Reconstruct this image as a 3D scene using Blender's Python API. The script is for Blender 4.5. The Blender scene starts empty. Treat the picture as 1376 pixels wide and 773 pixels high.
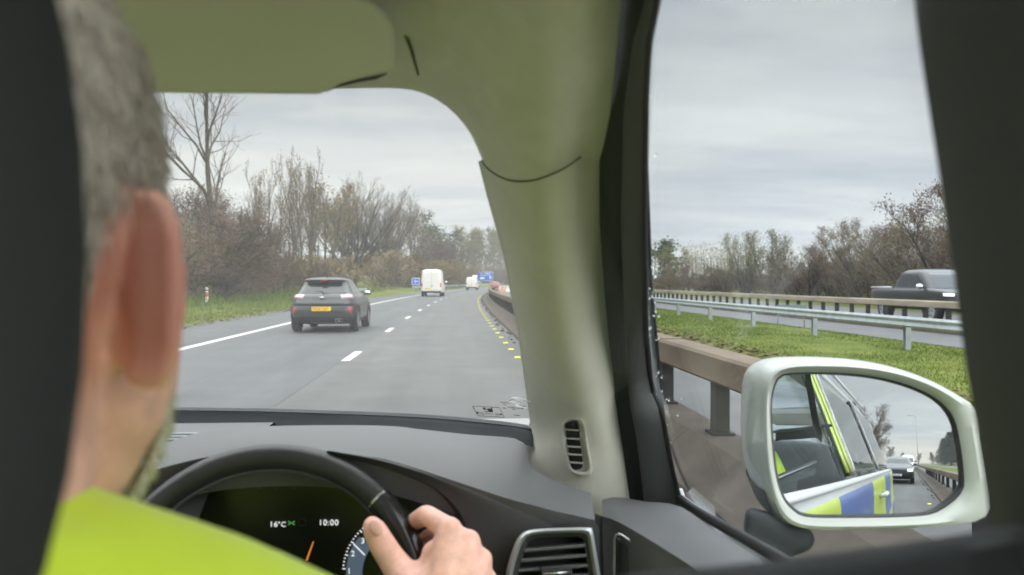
import bpy, bmesh, math, random
import numpy as np
from mathutils import Vector, Matrix, noise as mnoise

SC = bpy.context.scene
COL = SC.collection
R = math.radians

# ------------------------------------------------------------------ camera
CAM_F = 1150.0            # focal length in pixels of the 1376 px wide photograph
CAM_YAW, HORIZON = R(3.63), 379.5
CAM_PITCH = math.atan((386.5 - HORIZON) / CAM_F)
EYE = Vector((0.60, 0.0, 1.34))
cam = bpy.data.cameras.new('camera')
cam.sensor_width = 36.0
cam.lens = 36.0 * CAM_F / 1376.0
cam.clip_start, cam.clip_end = 0.02, 4000
cam.dof.use_dof = True
cam.dof.focus_distance = 2.2
cam.dof.aperture_fstop = 7.0
cam_o = bpy.data.objects.new('camera', cam)
COL.objects.link(cam_o)
cam_o.location = EYE
cam_o.rotation_euler = (R(90) - CAM_PITCH, 0, -CAM_YAW)
SC.camera = cam_o

# ------------------------------------------------------------------ world, sun, exposure
SUN_EL, SUN_AZ = R(16), R(140)      # azimuth clockwise from +Y
w = bpy.data.worlds.new('World'); SC.world = w; w.use_nodes = True
nt = w.node_tree; nt.nodes.clear()
def N(t, **k):
    n = nt.nodes.new(t)
    for a, v in k.items(): setattr(n, a, v)
    return n
L = nt.links.new
def MATH(op, a, b=None, c=None, clamp=False):
    n = N('ShaderNodeMath', operation=op, use_clamp=clamp)
    for i, v in enumerate((a, b, c)):
        if v is None: continue
        if isinstance(v, (int, float)): n.inputs[i].default_value = v
        else: L(v, n.inputs[i])
    return n.outputs[0]
def MIXC(f, a, b, mode='MIX'):
    n = N('ShaderNodeMix', data_type='RGBA', blend_type=mode)
    for i, v in ((0, f), (6, a), (7, b)):
        if isinstance(v, (int, float)): n.inputs[i].default_value = v
        elif isinstance(v, tuple): n.inputs[i].default_value = (*v, 1)
        else: L(v, n.inputs[i])
    return n.outputs[2]
def RAMP(f, pts, interp='LINEAR'):
    n = N('ShaderNodeValToRGB'); r = n.color_ramp; r.interpolation = interp
    while len(r.elements) < len(pts): r.elements.new(0.5)
    for e, (p, c) in zip(r.elements, pts):
        e.position = p; e.color = (*c, 1) if isinstance(c, tuple) else (c, c, c, 1)
    L(f, n.inputs[0]); return n.outputs[0]
sky = N('ShaderNodeTexSky', sky_type='NISHITA', sun_disc=False, sun_elevation=SUN_EL, sun_rotation=SUN_AZ)
tc = N('ShaderNodeTexCoord'); sep = N('ShaderNodeSeparateXYZ'); L(tc.outputs['Generated'], sep.inputs[0])
el = MATH('MAXIMUM', sep.outputs[2], 0.0)
den = MATH('ADD', el, 0.11)
cx = MATH('DIVIDE', sep.outputs[0], den); cy = MATH('DIVIDE', sep.outputs[1], den)
comb = N('ShaderNodeCombineXYZ'); L(cx, comb.inputs[0]); L(cy, comb.inputs[1])
def CLOUD(scale, detail, sx, sy, off):
    m = N('ShaderNodeMapping'); L(comb.outputs[0], m.inputs[0])
    m.inputs['Scale'].default_value = (sx, sy, 1); m.inputs['Location'].default_value = (off, off * .7, 0)
    m.inputs['Rotation'].default_value = (0, 0, R(-28))
    n = N('ShaderNodeTexNoise'); L(m.outputs[0], n.inputs['Vector'])
    n.inputs['Scale'].default_value = scale; n.inputs['Detail'].default_value = detail
    n.inputs['Roughness'].default_value = .55
    return n.outputs[0]
c1 = RAMP(CLOUD(.44, 5, .8, 1.5, 5.3), [(.36, 0.0), (.66, 1.0)], 'EASE')
c2 = RAMP(CLOUD(1.25, 7, .8, 1.5, 8.4), [(.35, 0.0), (.68, 1.0)], 'EASE')
cc = MATH('ADD', MATH('MULTIPLY', c1, .65), MATH('MULTIPLY', c2, .35), clamp=True)
CLOUD_DARK, CLOUD_LIGHT = (4.9, 5.1, 5.55), (8.1, 7.9, 7.6)
cloud = MIXC(cc, CLOUD_DARK, CLOUD_LIGHT)
# brighter deck towards the zenith, as under real overcast; slightly pale towards the horizon
zen = RAMP(el, [(0.0, 1.16), (.06, 1.07), (.12, .99), (.19, .95), (.27, .80), (.325, .84), (.42, 2.6), (.56, 5.0), (1.0, 5.8)])
cloud = MIXC(1.0, cloud, zen, 'MULTIPLY')
# warm low break in the cloud behind the car
back = MATH('MULTIPLY', MATH('POWER', MATH('MAXIMUM', MATH('MULTIPLY', sep.outputs[1], -1.0), 0.0), 14.0),
            RAMP(el, [(0.0, 1.0), (.05, .8), (.11, 0.0)]))
cloud = MIXC(MATH('MULTIPLY', back, .7), cloud, (9.0, 7.4, 5.6))
skyc = MIXC(.94, sky.outputs[0], cloud)
bg = N('ShaderNodeBackground'); bg.inputs['Strength'].default_value = 0.1
L(skyc, bg.inputs[0])
wo = N('ShaderNodeOutputWorld'); L(bg.outputs[0], wo.inputs[0])

sun = bpy.data.lights.new('sun', 'SUN'); sun.energy = 1.5; sun.angle = R(35); sun.color = (1, .95, .88)
sun_o = bpy.data.objects.new('sun', sun); COL.objects.link(sun_o)
sd = Vector((math.sin(SUN_AZ) * math.cos(SUN_EL), math.cos(SUN_AZ) * math.cos(SUN_EL), math.sin(SUN_EL)))
sun_o.rotation_euler = sd.to_track_quat('Z', 'Y').to_euler()
sun_o.location = (0, 0, 60)

vs = SC.view_settings
vs.view_transform = 'Standard'; vs.look = 'None'; vs.gamma = 1.0; vs.use_curve_mapping = False
vs.exposure = 0.3
SC.cycles.use_denoising = True
SC.cycles.max_bounces = 10; SC.cycles.diffuse_bounces = 4; SC.cycles.glossy_bounces = 5
SC.cycles.transmission_bounces = 6; SC.cycles.transparent_max_bounces = 24; SC.cycles.volume_bounces = 0
SC.cycles.sample_clamp_indirect = 6.0
SC.cycles.caustics_reflective = False; SC.cycles.caustics_refractive = False

# ------------------------------------------------------------------ rays of the photograph -> points in the place
def ray(px, py):
    u, v = (px - 688) / CAM_F, (386.5 - py) / CAM_F
    cp, sp, cy_, sy_ = math.cos(CAM_PITCH), math.sin(CAM_PITCH), math.cos(CAM_YAW), math.sin(CAM_YAW)
    F = Vector((sy_ * cp, cy_ * cp, -sp)); X = Vector((cy_, -sy_, 0)); U = Vector((sy_ * sp, cy_ * sp, cp))
    return F + X * u + U * v
def P(px, py, y):
    d = ray(px, py); return EYE + d * (y / d.y)
def PX(px, py, x):
    d = ray(px, py); return EYE + d * ((x - EYE.x) / d.x)
def PZ(px, py, z=0.0):
    d = ray(px, py); return EYE + d * ((z - EYE.z) / d.z)
def glass_x(z): return .91 - (z - 1.07) * .36          # plane of the door glass
def PG(px, py, off=0.0):
    d = ray(px, py)
    t = (.91 - off - .36 * (EYE.z - 1.07) - EYE.x) / (d.x + .36 * d.z)
    return EYE + d * t
def ws_y(x, z): return 1.52 - (z - 1.10) * 1.25 - .2 * (x / .7) ** 2    # windscreen surface
def PW(px, py):
    d = ray(px, py); t = 1.0
    for _ in range(40):
        p = EYE + d * t
        t += (ws_y(p.x, p.z) - p.y) * .5
    return EYE + d * t

# ------------------------------------------------------------------ object helpers
def link(o, parent=None):
    COL.objects.link(o)
    if parent is not None: o.parent = parent
    return o
def empty(name, loc=(0, 0, 0), rz=0.0):
    o = bpy.data.objects.new(name, None); o.empty_display_size = .2
    o.location = loc; o.rotation_euler = (0, 0, rz); return link(o)
def tag(o, label=None, cat=None, group=None, kind=None):
    if label: o['label'] = label
    if cat: o['category'] = cat
    if group: o['group'] = group
    if kind: o['kind'] = kind
    return o
class MB:
    """collects faces, becomes ONE mesh object"""
    def __init__(s): s.v = []; s.f = []; s.m = []; s.mi = 0
    def vert(s, p): s.v.append(tuple(p)); return len(s.v) - 1
    def face(s, idx): s.f.append(tuple(idx)); s.m.append(s.mi)
    def poly(s, pts): s.face([s.vert(p) for p in pts])
    def grid(s, rows, closed=False, matf=None, flip=False):
        ids = [[s.vert(p) for p in r] for r in rows]; n = len(ids[0])
        for i in range(len(ids) - 1):
            for j in range(n if closed else n - 1):
                k = (j + 1) % n
                q = (ids[i][j], ids[i][k], ids[i + 1][k], ids[i + 1][j])
                s.f.append(q[::-1] if flip else q); s.m.append(matf(i, j) if matf else s.mi)
        return ids
    def box(s, c, size, rot=None):
        c = Vector(c); h = [d / 2 for d in size]; ids = []
        for z in (-1, 1):
            for y in (-1, 1):
                for x in (-1, 1):
                    p = Vector((x * h[0], y * h[1], z * h[2]))
                    if rot is not None: p = rot @ p
                    ids.append(s.vert(c + p))
        for q in ((0, 2, 3, 1), (4, 5, 7, 6), (0, 1, 5, 4), (2, 6, 7, 3), (0, 4, 6, 2), (1, 3, 7, 5)):
            s.face([ids[k] for k in q])
    def tube(s, pts, rad, n=8, caps=True):
        pts = [Vector(p) for p in pts]
        if isinstance(rad, (int, float)): rad = [rad] * len(pts)
        rows = []; up = None
        for i, p in enumerate(pts):
            a = pts[max(i - 1, 0)]; b = pts[min(i + 1, len(pts) - 1)]
            t = (b - a).normalized()
            if up is None: up = Vector((0, 0, 1)) if abs(t.z) < .9 else Vector((0, 1, 0))
            x = up.cross(t)
            if x.length < 1e-5: x = Vector((1, 0, 0)).cross(t)
            x.normalize(); up = t.cross(x)
            rows.append([p + (x * math.cos(k * math.tau / n) + up * math.sin(k * math.tau / n)) * rad[i] for k in range(n)])
        ids = s.grid(rows, closed=True)
        if caps:
            s.face(ids[0][::-1]); s.face(ids[-1])
    def lathe(s, c, axis, prof, n=24):
        axis = Vector(axis).normalized(); x = axis.orthogonal().normalized(); y = axis.cross(x); c = Vector(c)
        s.grid([[c + axis * h + (x * math.cos(k * math.tau / n) + y * math.sin(k * math.tau / n)) * r for k in range(n)]
                for (r, h) in prof], closed=True)
    def prism(s, front, back):
        a = [s.vert(p) for p in front]; b = [s.vert(p) for p in back]; n = len(a)
        s.face(a); s.face(b[::-1])
        for i in range(n):
            j = (i + 1) % n; s.face((a[j], a[i], b[i], b[j]))
    def ell(s, c, r, rot=None, nu=14, nv=10):
        c = Vector(c); rows = []
        for i in range(nv + 1):
            th = math.pi * (i / nv); th = min(max(th, .02), math.pi - .02); row = []
            for k in range(nu):
                ph = k * math.tau / nu
                p = Vector((r[0] * math.sin(th) * math.cos(ph), r[1] * math.sin(th) * math.sin(ph), r[2] * math.cos(th)))
                if rot is not None: p = rot @ p
                row.append(c + p)
            rows.append(row)
        ids = s.grid(rows, closed=True, flip=True)
        s.face(ids[0]); s.face(ids[-1][::-1])
    def build(s, name, mats, parent=None, smooth=True, angle=None, solid=0.0, bevel=0.0, sub=0, recalc=True):
        me = bpy.data.meshes.new(name); me.from_pydata(s.v, [], s.f)
        mats = mats if isinstance(mats, (list, tuple)) else [mats]
        for m in mats: me.materials.append(m)
        if len(mats) > 1: me.polygons.foreach_set('material_index', s.m)
        if recalc:
            bm = bmesh.new(); bm.from_mesh(me)
            bmesh.ops.remove_doubles(bm, verts=bm.verts, dist=1e-5)
            bmesh.ops.recalc_face_normals(bm, faces=bm.faces); bm.to_mesh(me); bm.free()
        if smooth: me.polygons.foreach_set('use_smooth', [True] * len(me.polygons))
        o = bpy.data.objects.new(name, me); link(o, parent)
        if solid: 
            m = o.modifiers.new('thickness', 'SOLIDIFY'); m.thickness = solid; m.offset = 0
        if bevel:
            m = o.modifiers.new('bevel', 'BEVEL'); m.width = bevel; m.segments = 3; m.limit_method = 'ANGLE'; m.angle_limit = R(35)
        if sub:
            m = o.modifiers.new('subdivision', 'SUBSURF'); m.levels = sub; m.render_levels = sub
        if angle is not None and smooth:
            try: me.set_sharp_from_angle(angle=R(angle))
            except Exception: pass
        return o
def copy_tree(o, parent=None):
    c = o.copy()
    for k in list(c.keys()):
        if parent is None and k == 'label': del c[k]
    link(c, parent)
    for ch in list(o.children):
        if ch is not c: copy_tree(ch, c)
    return c
def baked(o):
    """apply the modifiers of o"""
    dg = bpy.context.evaluated_depsgraph_get()
    me = bpy.data.meshes.new_from_object(o.evaluated_get(dg)); old = o.data
    o.modifiers.clear(); o.data = me; return o
def text_mesh(body, name, size, mat, parent, loc, right, up, extrude=.0004, align='LEFT'):
    cu = bpy.data.curves.new(name, 'FONT'); cu.body = body; cu.size = size; cu.extrude = extrude
    cu.align_x = align; cu.space_character = 1.12
    t = bpy.data.objects.new(name, cu); COL.objects.link(t)
    dg = bpy.context.evaluated_depsgraph_get()
    me = bpy.data.meshes.new_from_object(t.evaluated_get(dg))
    bpy.data.objects.remove(t); me.materials.clear(); me.materials.append(mat)
    right = Vector(right).normalized(); up = Vector(up).normalized(); nz = right.cross(up)
    M = Matrix((( right.x, up.x, nz.x, loc[0]), (right.y, up.y, nz.y, loc[1]), (right.z, up.z, nz.z, loc[2]), (0, 0, 0, 1)))
    me.transform(M)
    return link(bpy.data.objects.new(name, me), parent)

# ------------------------------------------------------------------ materials
def mat(name, col, rough=.6, spec=.5, metal=0.0, var=0.0, scale=6.0, bump=0.0, bscale=40.0, coat=0.0, sheen=0.0,
        sss=0.0, emit=None, col2=None, detail=4.0, trans=0.0, stretch=None, bdist=.01):
    m = bpy.data.materials.new(name); m.use_nodes = True
    t = m.node_tree; b = t.nodes['Principled BSDF']
    b.inputs['Base Color'].default_value = (*col, 1)
    b.inputs['Roughness'].default_value = rough; b.inputs['Metallic'].default_value = metal
    b.inputs['Specular IOR Level'].default_value = spec
    if coat: b.inputs['Coat Weight'].default_value = coat; b.inputs['Coat Roughness'].default_value = .08
    if sheen: b.inputs['Sheen Weight'].default_value = sheen
    if sss:
        b.inputs['Subsurface Weight'].default_value = sss; b.inputs['Subsurface Radius'].default_value = (.009, .003, .0015)
        b.inputs['Subsurface Scale'].default_value = 1.0
    if trans: b.inputs['Transmission Weight'].default_value = trans
    if emit: b.inputs['Emission Color'].default_value = (*emit[0], 1); b.inputs['Emission Strength'].default_value = emit[1]
    vec = None
    if var or col2 or bump:
        c = t.nodes.new('ShaderNodeTexCoord'); vec = c.outputs['Object']
        if stretch:
            mp = t.nodes.new('ShaderNodeMapping'); mp.inputs['Scale'].default_value = stretch
            t.links.new(vec, mp.inputs[0]); vec = mp.outputs[0]
    if var or col2:
        n = t.nodes.new('ShaderNodeTexNoise'); n.inputs['Scale'].default_value = scale; n.inputs['Detail'].default_value = detail
        n.inputs['Roughness'].default_value = .6
        t.links.new(vec, n.inputs['Vector'])
        r = t.nodes.new('ShaderNodeValToRGB'); e = r.color_ramp.elements
        a = tuple(max(0, x * (1 - var)) for x in col); z = col2 if col2 else tuple(min(1, x * (1 + var)) for x in col)
        e[0].position = .34; e[0].color = (*a, 1); e[1].position = .68; e[1].color = (*z, 1)
        t.links.new(n.outputs[0], r.inputs[0]); t.links.new(r.outputs[0], b.inputs['Base Color'])
    if bump:
        n = t.nodes.new('ShaderNodeTexNoise'); n.inputs['Scale'].default_value = bscale; n.inputs['Detail'].default_value = 5
        t.links.new(vec, n.inputs['Vector'])
        bp = t.nodes.new('ShaderNodeBump'); bp.inputs['Strength'].default_value = bump; bp.inputs['Distance'].default_value = bdist
        t.links.new(n.outputs[0], bp.inputs['Height']); t.links.new(bp.outputs[0], b.inputs['Normal'])
    return m
def pane_mat(name, tint=(.93, .96, .95), ior=1.45, rough=0.0, dirt=0.0, expo=5, edge=.75):
    """thin glass pane: fresnel mix of a clear and a mirror-like surface"""
    m = bpy.data.materials.new(name); m.use_nodes = True; t = m.node_tree; t.nodes.clear()
    lw = t.nodes.new('ShaderNodeLayerWeight'); lw.inputs[0].default_value = .5
    pw = t.nodes.new('ShaderNodeMath'); pw.operation = 'POWER'; t.links.new(lw.outputs['Facing'], pw.inputs[0]); pw.inputs[1].default_value = expo
    fr = t.nodes.new('ShaderNodeMath'); fr.operation = 'MULTIPLY_ADD'; t.links.new(pw.outputs[0], fr.inputs[0])
    fr.inputs[1].default_value = edge; fr.inputs[2].default_value = .014     # Schlick, the same from both sides of the pane
    tr = t.nodes.new('ShaderNodeBsdfTransparent'); tr.inputs[0].default_value = (*tint, 1)
    gl = t.nodes.new('ShaderNodeBsdfGlossy'); gl.inputs['Roughness'].default_value = rough
    mx = t.nodes.new('ShaderNodeMixShader'); out = t.nodes.new('ShaderNodeOutputMaterial')
    t.links.new(fr.outputs[0], mx.inputs[0]); t.links.new(tr.outputs[0], mx.inputs[1]); t.links.new(gl.outputs[0], mx.inputs[2])
    last = mx.outputs[0]
    if dirt:
        c = t.nodes.new('ShaderNodeTexCoord'); n = t.nodes.new('ShaderNodeTexNoise'); n.inputs['Scale'].default_value = 9
        n.inputs['Detail'].default_value = 6; t.links.new(c.outputs['Object'], n.inputs['Vector'])
        r = t.nodes.new('ShaderNodeMapRange'); r.inputs['From Min'].default_value = .3; r.inputs['From Max'].default_value = .75
        r.inputs['To Min'].default_value = dirt * .7; r.inputs['To Max'].default_value = dirt * 1.3
        t.links.new(n.outputs[0], r.inputs[0])
        df = t.nodes.new('ShaderNodeBsdfDiffuse'); df.inputs[0].default_value = (.62, .64, .62, 1)
        tl = t.nodes.new('ShaderNodeBsdfTranslucent'); tl.inputs[0].default_value = (.62, .64, .62, 1)
        ad = t.nodes.new('ShaderNodeMixShader'); t.links.new(df.outputs[0], ad.inputs[1]); t.links.new(tl.outputs[0], ad.inputs[2])
        m2 = t.nodes.new('ShaderNodeMixShader'); t.links.new(r.outputs[0], m2.inputs[0])
        t.links.new(last, m2.inputs[1]); t.links.new(ad.outputs[0], m2.inputs[2]); last = m2.outputs[0]
    t.links.new(last, out.inputs[0])
    return m

M = {}
M['asphalt_left'] = mat('asphalt_left', (.056, .059, .062), .66, .5, var=.14, scale=.8, bump=.35, bscale=260, detail=8, bdist=.004)
M['asphalt'] = mat('asphalt', (.066, .066, .065), .66, .5, var=.16, scale=.9, bump=.35, bscale=260, detail=8, bdist=.004)
def worn(m, sx, sy, lo, hi, scale=1.0):
    """traffic wear: long streaks and patches along the road"""
    t = m.node_tree; b = t.nodes['Principled BSDF']; src = b.inputs['Base Color'].links[0].from_socket
    c = t.nodes.new('ShaderNodeTexCoord'); mp = t.nodes.new('ShaderNodeMapping'); mp.inputs['Scale'].default_value = (sx, sy, 1)
    t.links.new(c.outputs['Object'], mp.inputs[0]); n = t.nodes.new('ShaderNodeTexNoise'); n.inputs['Scale'].default_value = scale
    n.inputs['Detail'].default_value = 7; n.inputs['Roughness'].default_value = .65; t.links.new(mp.outputs[0], n.inputs['Vector'])
    r = t.nodes.new('ShaderNodeMapRange'); r.inputs['From Min'].default_value = .3; r.inputs['From Max'].default_value = .7
    r.inputs['To Min'].default_value = lo; r.inputs['To Max'].default_value = hi; t.links.new(n.outputs[0], r.inputs[0])
    x = t.nodes.new('ShaderNodeVectorMath'); x.operation = 'SCALE'; t.links.new(src, x.inputs[0]); t.links.new(r.outputs[0], x.inputs['Scale'])
    t.links.new(x.outputs[0], b.inputs['Base Color'])
for k_ in ('asphalt', 'asphalt_left'): worn(M[k_], 1.3, .035, .74, 1.22); worn(M[k_], .5, .22, .82, 1.15)
M['asphalt_pale'] = mat('asphalt_pale', (.085, .085, .085), .7, .4, var=.2, scale=.7, bump=.3, bscale=200, detail=8, bdist=.004)
M['paint_white'] = mat('paint_white', (.50, .50, .48), .6, var=.2, scale=14)
M['grass'] = mat('grass', (.10, .145, .026), .85, .06, var=.35, scale=1.3, col2=(.15, .165, .042), bump=.6, bscale=16, detail=8, bdist=.05)
M['grass_blade'] = mat('grass_blade', (.105, .155, .028), .7, .06, var=.2, scale=.8, col2=(.14, .175, .038))
M['litter'] = mat('litter', (.13, .085, .05), .9, .06, var=.4, scale=3.0, col2=(.17, .16, .06), bump=.8, bscale=30, bdist=.04)
M['concrete'] = mat('concrete', (.072, .058, .046), .85, .3, var=.3, scale=2.2, bump=.3, bscale=60, detail=8, bdist=.006)
M['barrier_beam'] = mat('barrier_beam', (.125, .092, .062), .75, .35, var=.4, scale=1.7, bump=.2, bscale=30, detail=8, stretch=(1, .35, 1.6))
M['brown_beam'] = mat('brown_beam', (.29, .245, .18), .8, .3, var=.3, scale=1.5, stretch=(1, .3, 1.5))
M['rust_post'] = mat('rust_post', (.022, .019, .017), .7, .4, var=.4, scale=7)
M['galv'] = mat('galv', (.32, .345, .355), .6, .5, metal=.2, var=.15, scale=5)
M['rubber'] = mat('rubber', (.018, .018, .019), .75, .4, bump=.2, bscale=120)
M['black'] = mat('black', (.012, .012, .013), .5, .5)
M['headlining'] = mat('headlining', (.62, .61, .545), .95, .15, bump=.25, bscale=700, var=.04, scale=30, sheen=.15, bdist=.001)
M['pillar_trim'] = mat('pillar_trim', (.61, .60, .53), .75, .3, bump=.2, bscale=500, var=.03, scale=20, bdist=.001)
M['visor'] = mat('visor', (.63, .62, .56), .9, .2, bump=.2, bscale=600, bdist=.001)
M['seam'] = mat('seam', (.12, .12, .09), .9, .2)
M['frame_grey'] = mat('frame_grey', (.075, .08, .085), .65, .4, bump=.15, bscale=600, bdist=.001)
M['frame_dark'] = mat('frame_dark', (.030, .034, .038), .75, .3, bump=.1, bscale=400, bdist=.001)
M['dash'] = mat('dash', (.10, .101, .104), .55, .5, bump=.22, bscale=900, var=.05, scale=8, bdist=.0012)
M['dash_dark'] = mat('dash_dark', (.04, .041, .043), .6, .4, bump=.2, bscale=900, bdist=.0012)
M['leather'] = mat('leather', (.022, .022, .023), .42, .5, bump=.15, bscale=500, bdist=.001)
M['gloss_black'] = mat('gloss_black', (.014, .014, .015), .22, .6)
M['screen'] = mat('screen', (.016, .020, .010), .28, .5)
M['screen_white'] = mat('screen_white', (.6, .6, .6), .5, emit=((.85, .88, .9), .75))
M['screen_green'] = mat('screen_green', (.1, .5, .1), .5, emit=((.2, .7, .15), .3))
M['screen_orange'] = mat('screen_orange', (.7, .25, .05), .5, emit=((1, .35, .06), .45))
M['screen_blue'] = mat('screen_blue', (.05, .07, .10), .4, emit=((.12, .16, .22), .5))
M['chrome'] = mat('chrome', (.72, .73, .74), .22, .6, metal=1.0)
M['car_white'] = mat('car_white', (.43, .45, .405), .35, .5, coat=.5, var=.05, scale=5)
M['police_white'] = mat('police_white', (.50, .52, .52), .3, .5, coat=.6)
M['police_yellow'] = mat('police_yellow', (.48, .60, .05), .4, .5, coat=.3)
M['police_blue'] = mat('police_blue', (.055, .12, .36), .4, .5, coat=.3)
M['pillar_black'] = mat('pillar_black', (.02, .022, .024), .3, .5)
M['pane'] = pane_mat('pane', (.95, .975, .965))
M['windscreen'] = pane_mat('windscreen', (.955, .975, .97), dirt=.035)
M['side_pane'] = pane_mat('side_pane', (.905, .94, .955), dirt=.0015, expo=10, edge=.9)
M['tint_pane'] = pane_mat('tint_pane', (.92, .95, .95), expo=4, edge=1.0)
M['left_pane'] = pane_mat('left_pane', (.66, .70, .70), expo=4, edge=.9)
M['rear_pane'] = pane_mat('rear_pane', (.95, .97, .97))
M['drop'] = mat('drop', (1, 1, 1), .02, .5, trans=1.0)
M['mirror'] = mat('mirror', (.84, .87, .87), .015, .5, metal=1.0)
M['skin'] = mat('skin', (.82, .47, .385), .5, .4, var=.12, scale=60, sss=.25, bump=.22, bscale=260, bdist=.0015)
M['nail'] = mat('nail', (.74, .43, .35), .35, .5)
M['hair'] = mat('hair', (.80, .74, .67), .55, .4, var=.3, scale=50)
def hairlike(name, col):
    m = bpy.data.materials.new(name); m.use_nodes = True; t = m.node_tree; t.nodes.clear()
    n = t.nodes.new('ShaderNodeTexNoise'); n.inputs['Scale'].default_value = 70; c = t.nodes.new('ShaderNodeTexCoord'); t.links.new(c.outputs['Object'], n.inputs['Vector'])
    r = t.nodes.new('ShaderNodeValToRGB'); e = r.color_ramp.elements; e[0].position = .35; e[0].color = (*[x * .9 for x in col], 1); e[1].position = .7; e[1].color = (*col, 1); t.links.new(n.outputs[0], r.inputs[0])
    d = t.nodes.new('ShaderNodeBsdfDiffuse'); l = t.nodes.new('ShaderNodeBsdfTranslucent'); g_ = t.nodes.new('ShaderNodeBsdfGlossy'); g_.inputs['Roughness'].default_value = .45
    for q in (d, l): t.links.new(r.outputs[0], q.inputs[0])
    a = t.nodes.new('ShaderNodeMixShader'); a.inputs[0].default_value = .12; t.links.new(d.outputs[0], a.inputs[1]); t.links.new(l.outputs[0], a.inputs[2])
    b = t.nodes.new('ShaderNodeMixShader'); b.inputs[0].default_value = .06; t.links.new(a.outputs[0], b.inputs[1]); t.links.new(g_.outputs[0], b.inputs[2])
    o = t.nodes.new('ShaderNodeOutputMaterial'); t.links.new(b.outputs[0], o.inputs[0]); return m
M['hair'] = hairlike('hair', (.90, .82, .73))
M['beard'] = mat('beard', (.85, .83, .78), .55, .4, var=.15, scale=60)
M['beard'] = hairlike('beard', (.93, .90, .85))
M['hivis'] = mat('hivis', (.62, .80, .05), .75, .3, bump=.35, bscale=14, var=.03, scale=12, sheen=.2, bdist=.012)
M['seat_fabric'] = mat('seat_fabric', (.028, .030, .030), .85, .25, bump=.3, bscale=500, bdist=.001)
M['pillar_inner'] = mat('pillar_inner', (.045, .05, .05), .8, .3, bump=.2, bscale=500, bdist=.001)
M['puma_paint'] = mat('puma_paint', (.038, .040, .043), .38, .5, metal=.2, coat=.45)
M['cladding'] = mat('cladding', (.03, .031, .033), .65, .4)
M['silver'] = mat('silver', (.52, .53, .54), .4, .5, metal=.6)
M['car_glass'] = mat('car_glass', (.016, .02, .022), .08, .6)
M['lamp_red'] = mat('lamp_red', (.35, .02, .025), .25, .6, coat=.5, emit=((.6, .03, .03), .12))
M['lamp_clear'] = mat('lamp_clear', (.42, .30, .31), .2, .6, coat=.5)
M['plate_yellow'] = mat('plate_yellow', (.85, .52, .03), .45)
M['plate_ink'] = mat('plate_ink', (.02, .02, .02), .5)
M['van_white'] = mat('van_white', (.60, .59, .555), .4, .5, coat=.4, var=.04, scale=3)
M['red_paint'] = mat('red_paint', (.30, .03, .035), .35, .5, coat=.6)
M['dark_paint'] = mat('dark_paint', (.03, .034, .037), .3, .5, metal=.2, coat=.7)
M['pickup_paint'] = mat('pickup_paint', (.022, .025, .027), .35, .5, metal=.2, coat=.4)
M['headlight'] = mat('headlight', (.8, .8, .8), .2, emit=((1, .95, .85), 2.0))
M['sign_blue'] = mat('sign_blue', (.02, .12, .52), .5, .4)
M['sign_white'] = mat('sign_white', (.78, .80, .82), .5, .4)
M['yellow_marker'] = mat('yellow_marker', (.72, .66, .04), .55, .4)
M['orange_red'] = mat('orange_red', (.40, .20, .16), .55, .4)
M['post_red'] = mat('post_red', (.55, .10, .06), .5, .4)
M['bark'] = mat('bark', (.085, .075, .06), .9, .06, var=.3, scale=5, bump=.5, bscale=30, bdist=.02)
M['bark_dark'] = mat('bark_dark', (.055, .048, .042), .9, .06, var=.3, scale=5)
M['twig'] = mat('twig', (.15, .125, .105), .9, .06, var=.3, scale=1.2)
M['twig_red'] = mat('twig_red', (.14, .095, .082), .9, .06, var=.35, scale=.9)
M['leaf_yellow'] = mat('leaf_yellow', (.23, .175, .055), .7, .06, var=.4, scale=1.5, col2=(.27, .18, .05))
M['leaf_olive'] = mat('leaf_olive', (.115, .115, .042), .75, .06, var=.4, scale=1.2, col2=(.19, .16, .06))
M['leaf_red'] = mat('leaf_red', (.10, .062, .055), .75, .06, var=.4, scale=.8, col2=(.16, .115, .075))
M['leaf_green'] = mat('leaf_green', (.045, .08, .028), .75, .06, var=.4, scale=1.2, col2=(.075, .10, .04))
M['leaf_conifer'] = mat('leaf_conifer', (.025, .042, .026), .8, .06, var=.4, scale=1.0)
M['leaf_orange'] = mat('leaf_orange', (.17, .12, .055), .7, .06, var=.35, scale=1.2)
M['leaf_lime'] = mat('leaf_lime', (.24, .25, .06), .7, .06, var=.35, scale=1.2, col2=(.14, .13, .055))
# ================================================================== the road and the land
PATH_R = 1400.0
def shift(y):
    if y <= 25: return 0.0
    y2 = min(y, 260.0); s = (y2 - 25) ** 2 / (2 * PATH_R)
    return s + (y - y2) * (y2 - 25) / PATH_R
def rd(off, y, z=0.0): return Vector((off + shift(y), y, z))
def bank(off):
    """height of the ground, by sideways offset from the middle of the car"""
    return float(np.interp(off, [-400, -60, -30, -20, -12.5, -9, -7.75, -7.7, 5.4, 5.9, 7.5, 9.3, 10.6, 10.9, 21.4, 22.5, 30, 400],
                           [3.0, 3.0, 1.6, .9, .30, .10, .0, -.03, -.03, .02, .07, .07, .02, -.03, -.03, .02, .3, 2.0]))
YS = sorted(set([-700, -400, -250] + list(range(-200, -40, 20)) + list(range(-40, 60, 4)) + list(range(60, 260, 10)) + list(range(260, 420, 20)) + [500, 700, 1000, 1500, 2500]))
def strip(mb, offs, ys=YS, zf=None):
    mb.grid([[rd(o, y, zf(o, y) if zf else 0.0) for o in offs] for y in ys])
g = MB()
offs = [-1200, -400, -200, -100, -60, -40, -30, -25, -20, -17, -14, -12, -10, -9, -8.3, -7.75, -7.7, 0, 5.4, 5.9, 6.7, 7.5, 8.4, 9.3, 10, 10.6, 10.9, 21.4, 22, 25, 30, 40, 60, 100, 200, 500, 1200]
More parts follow.
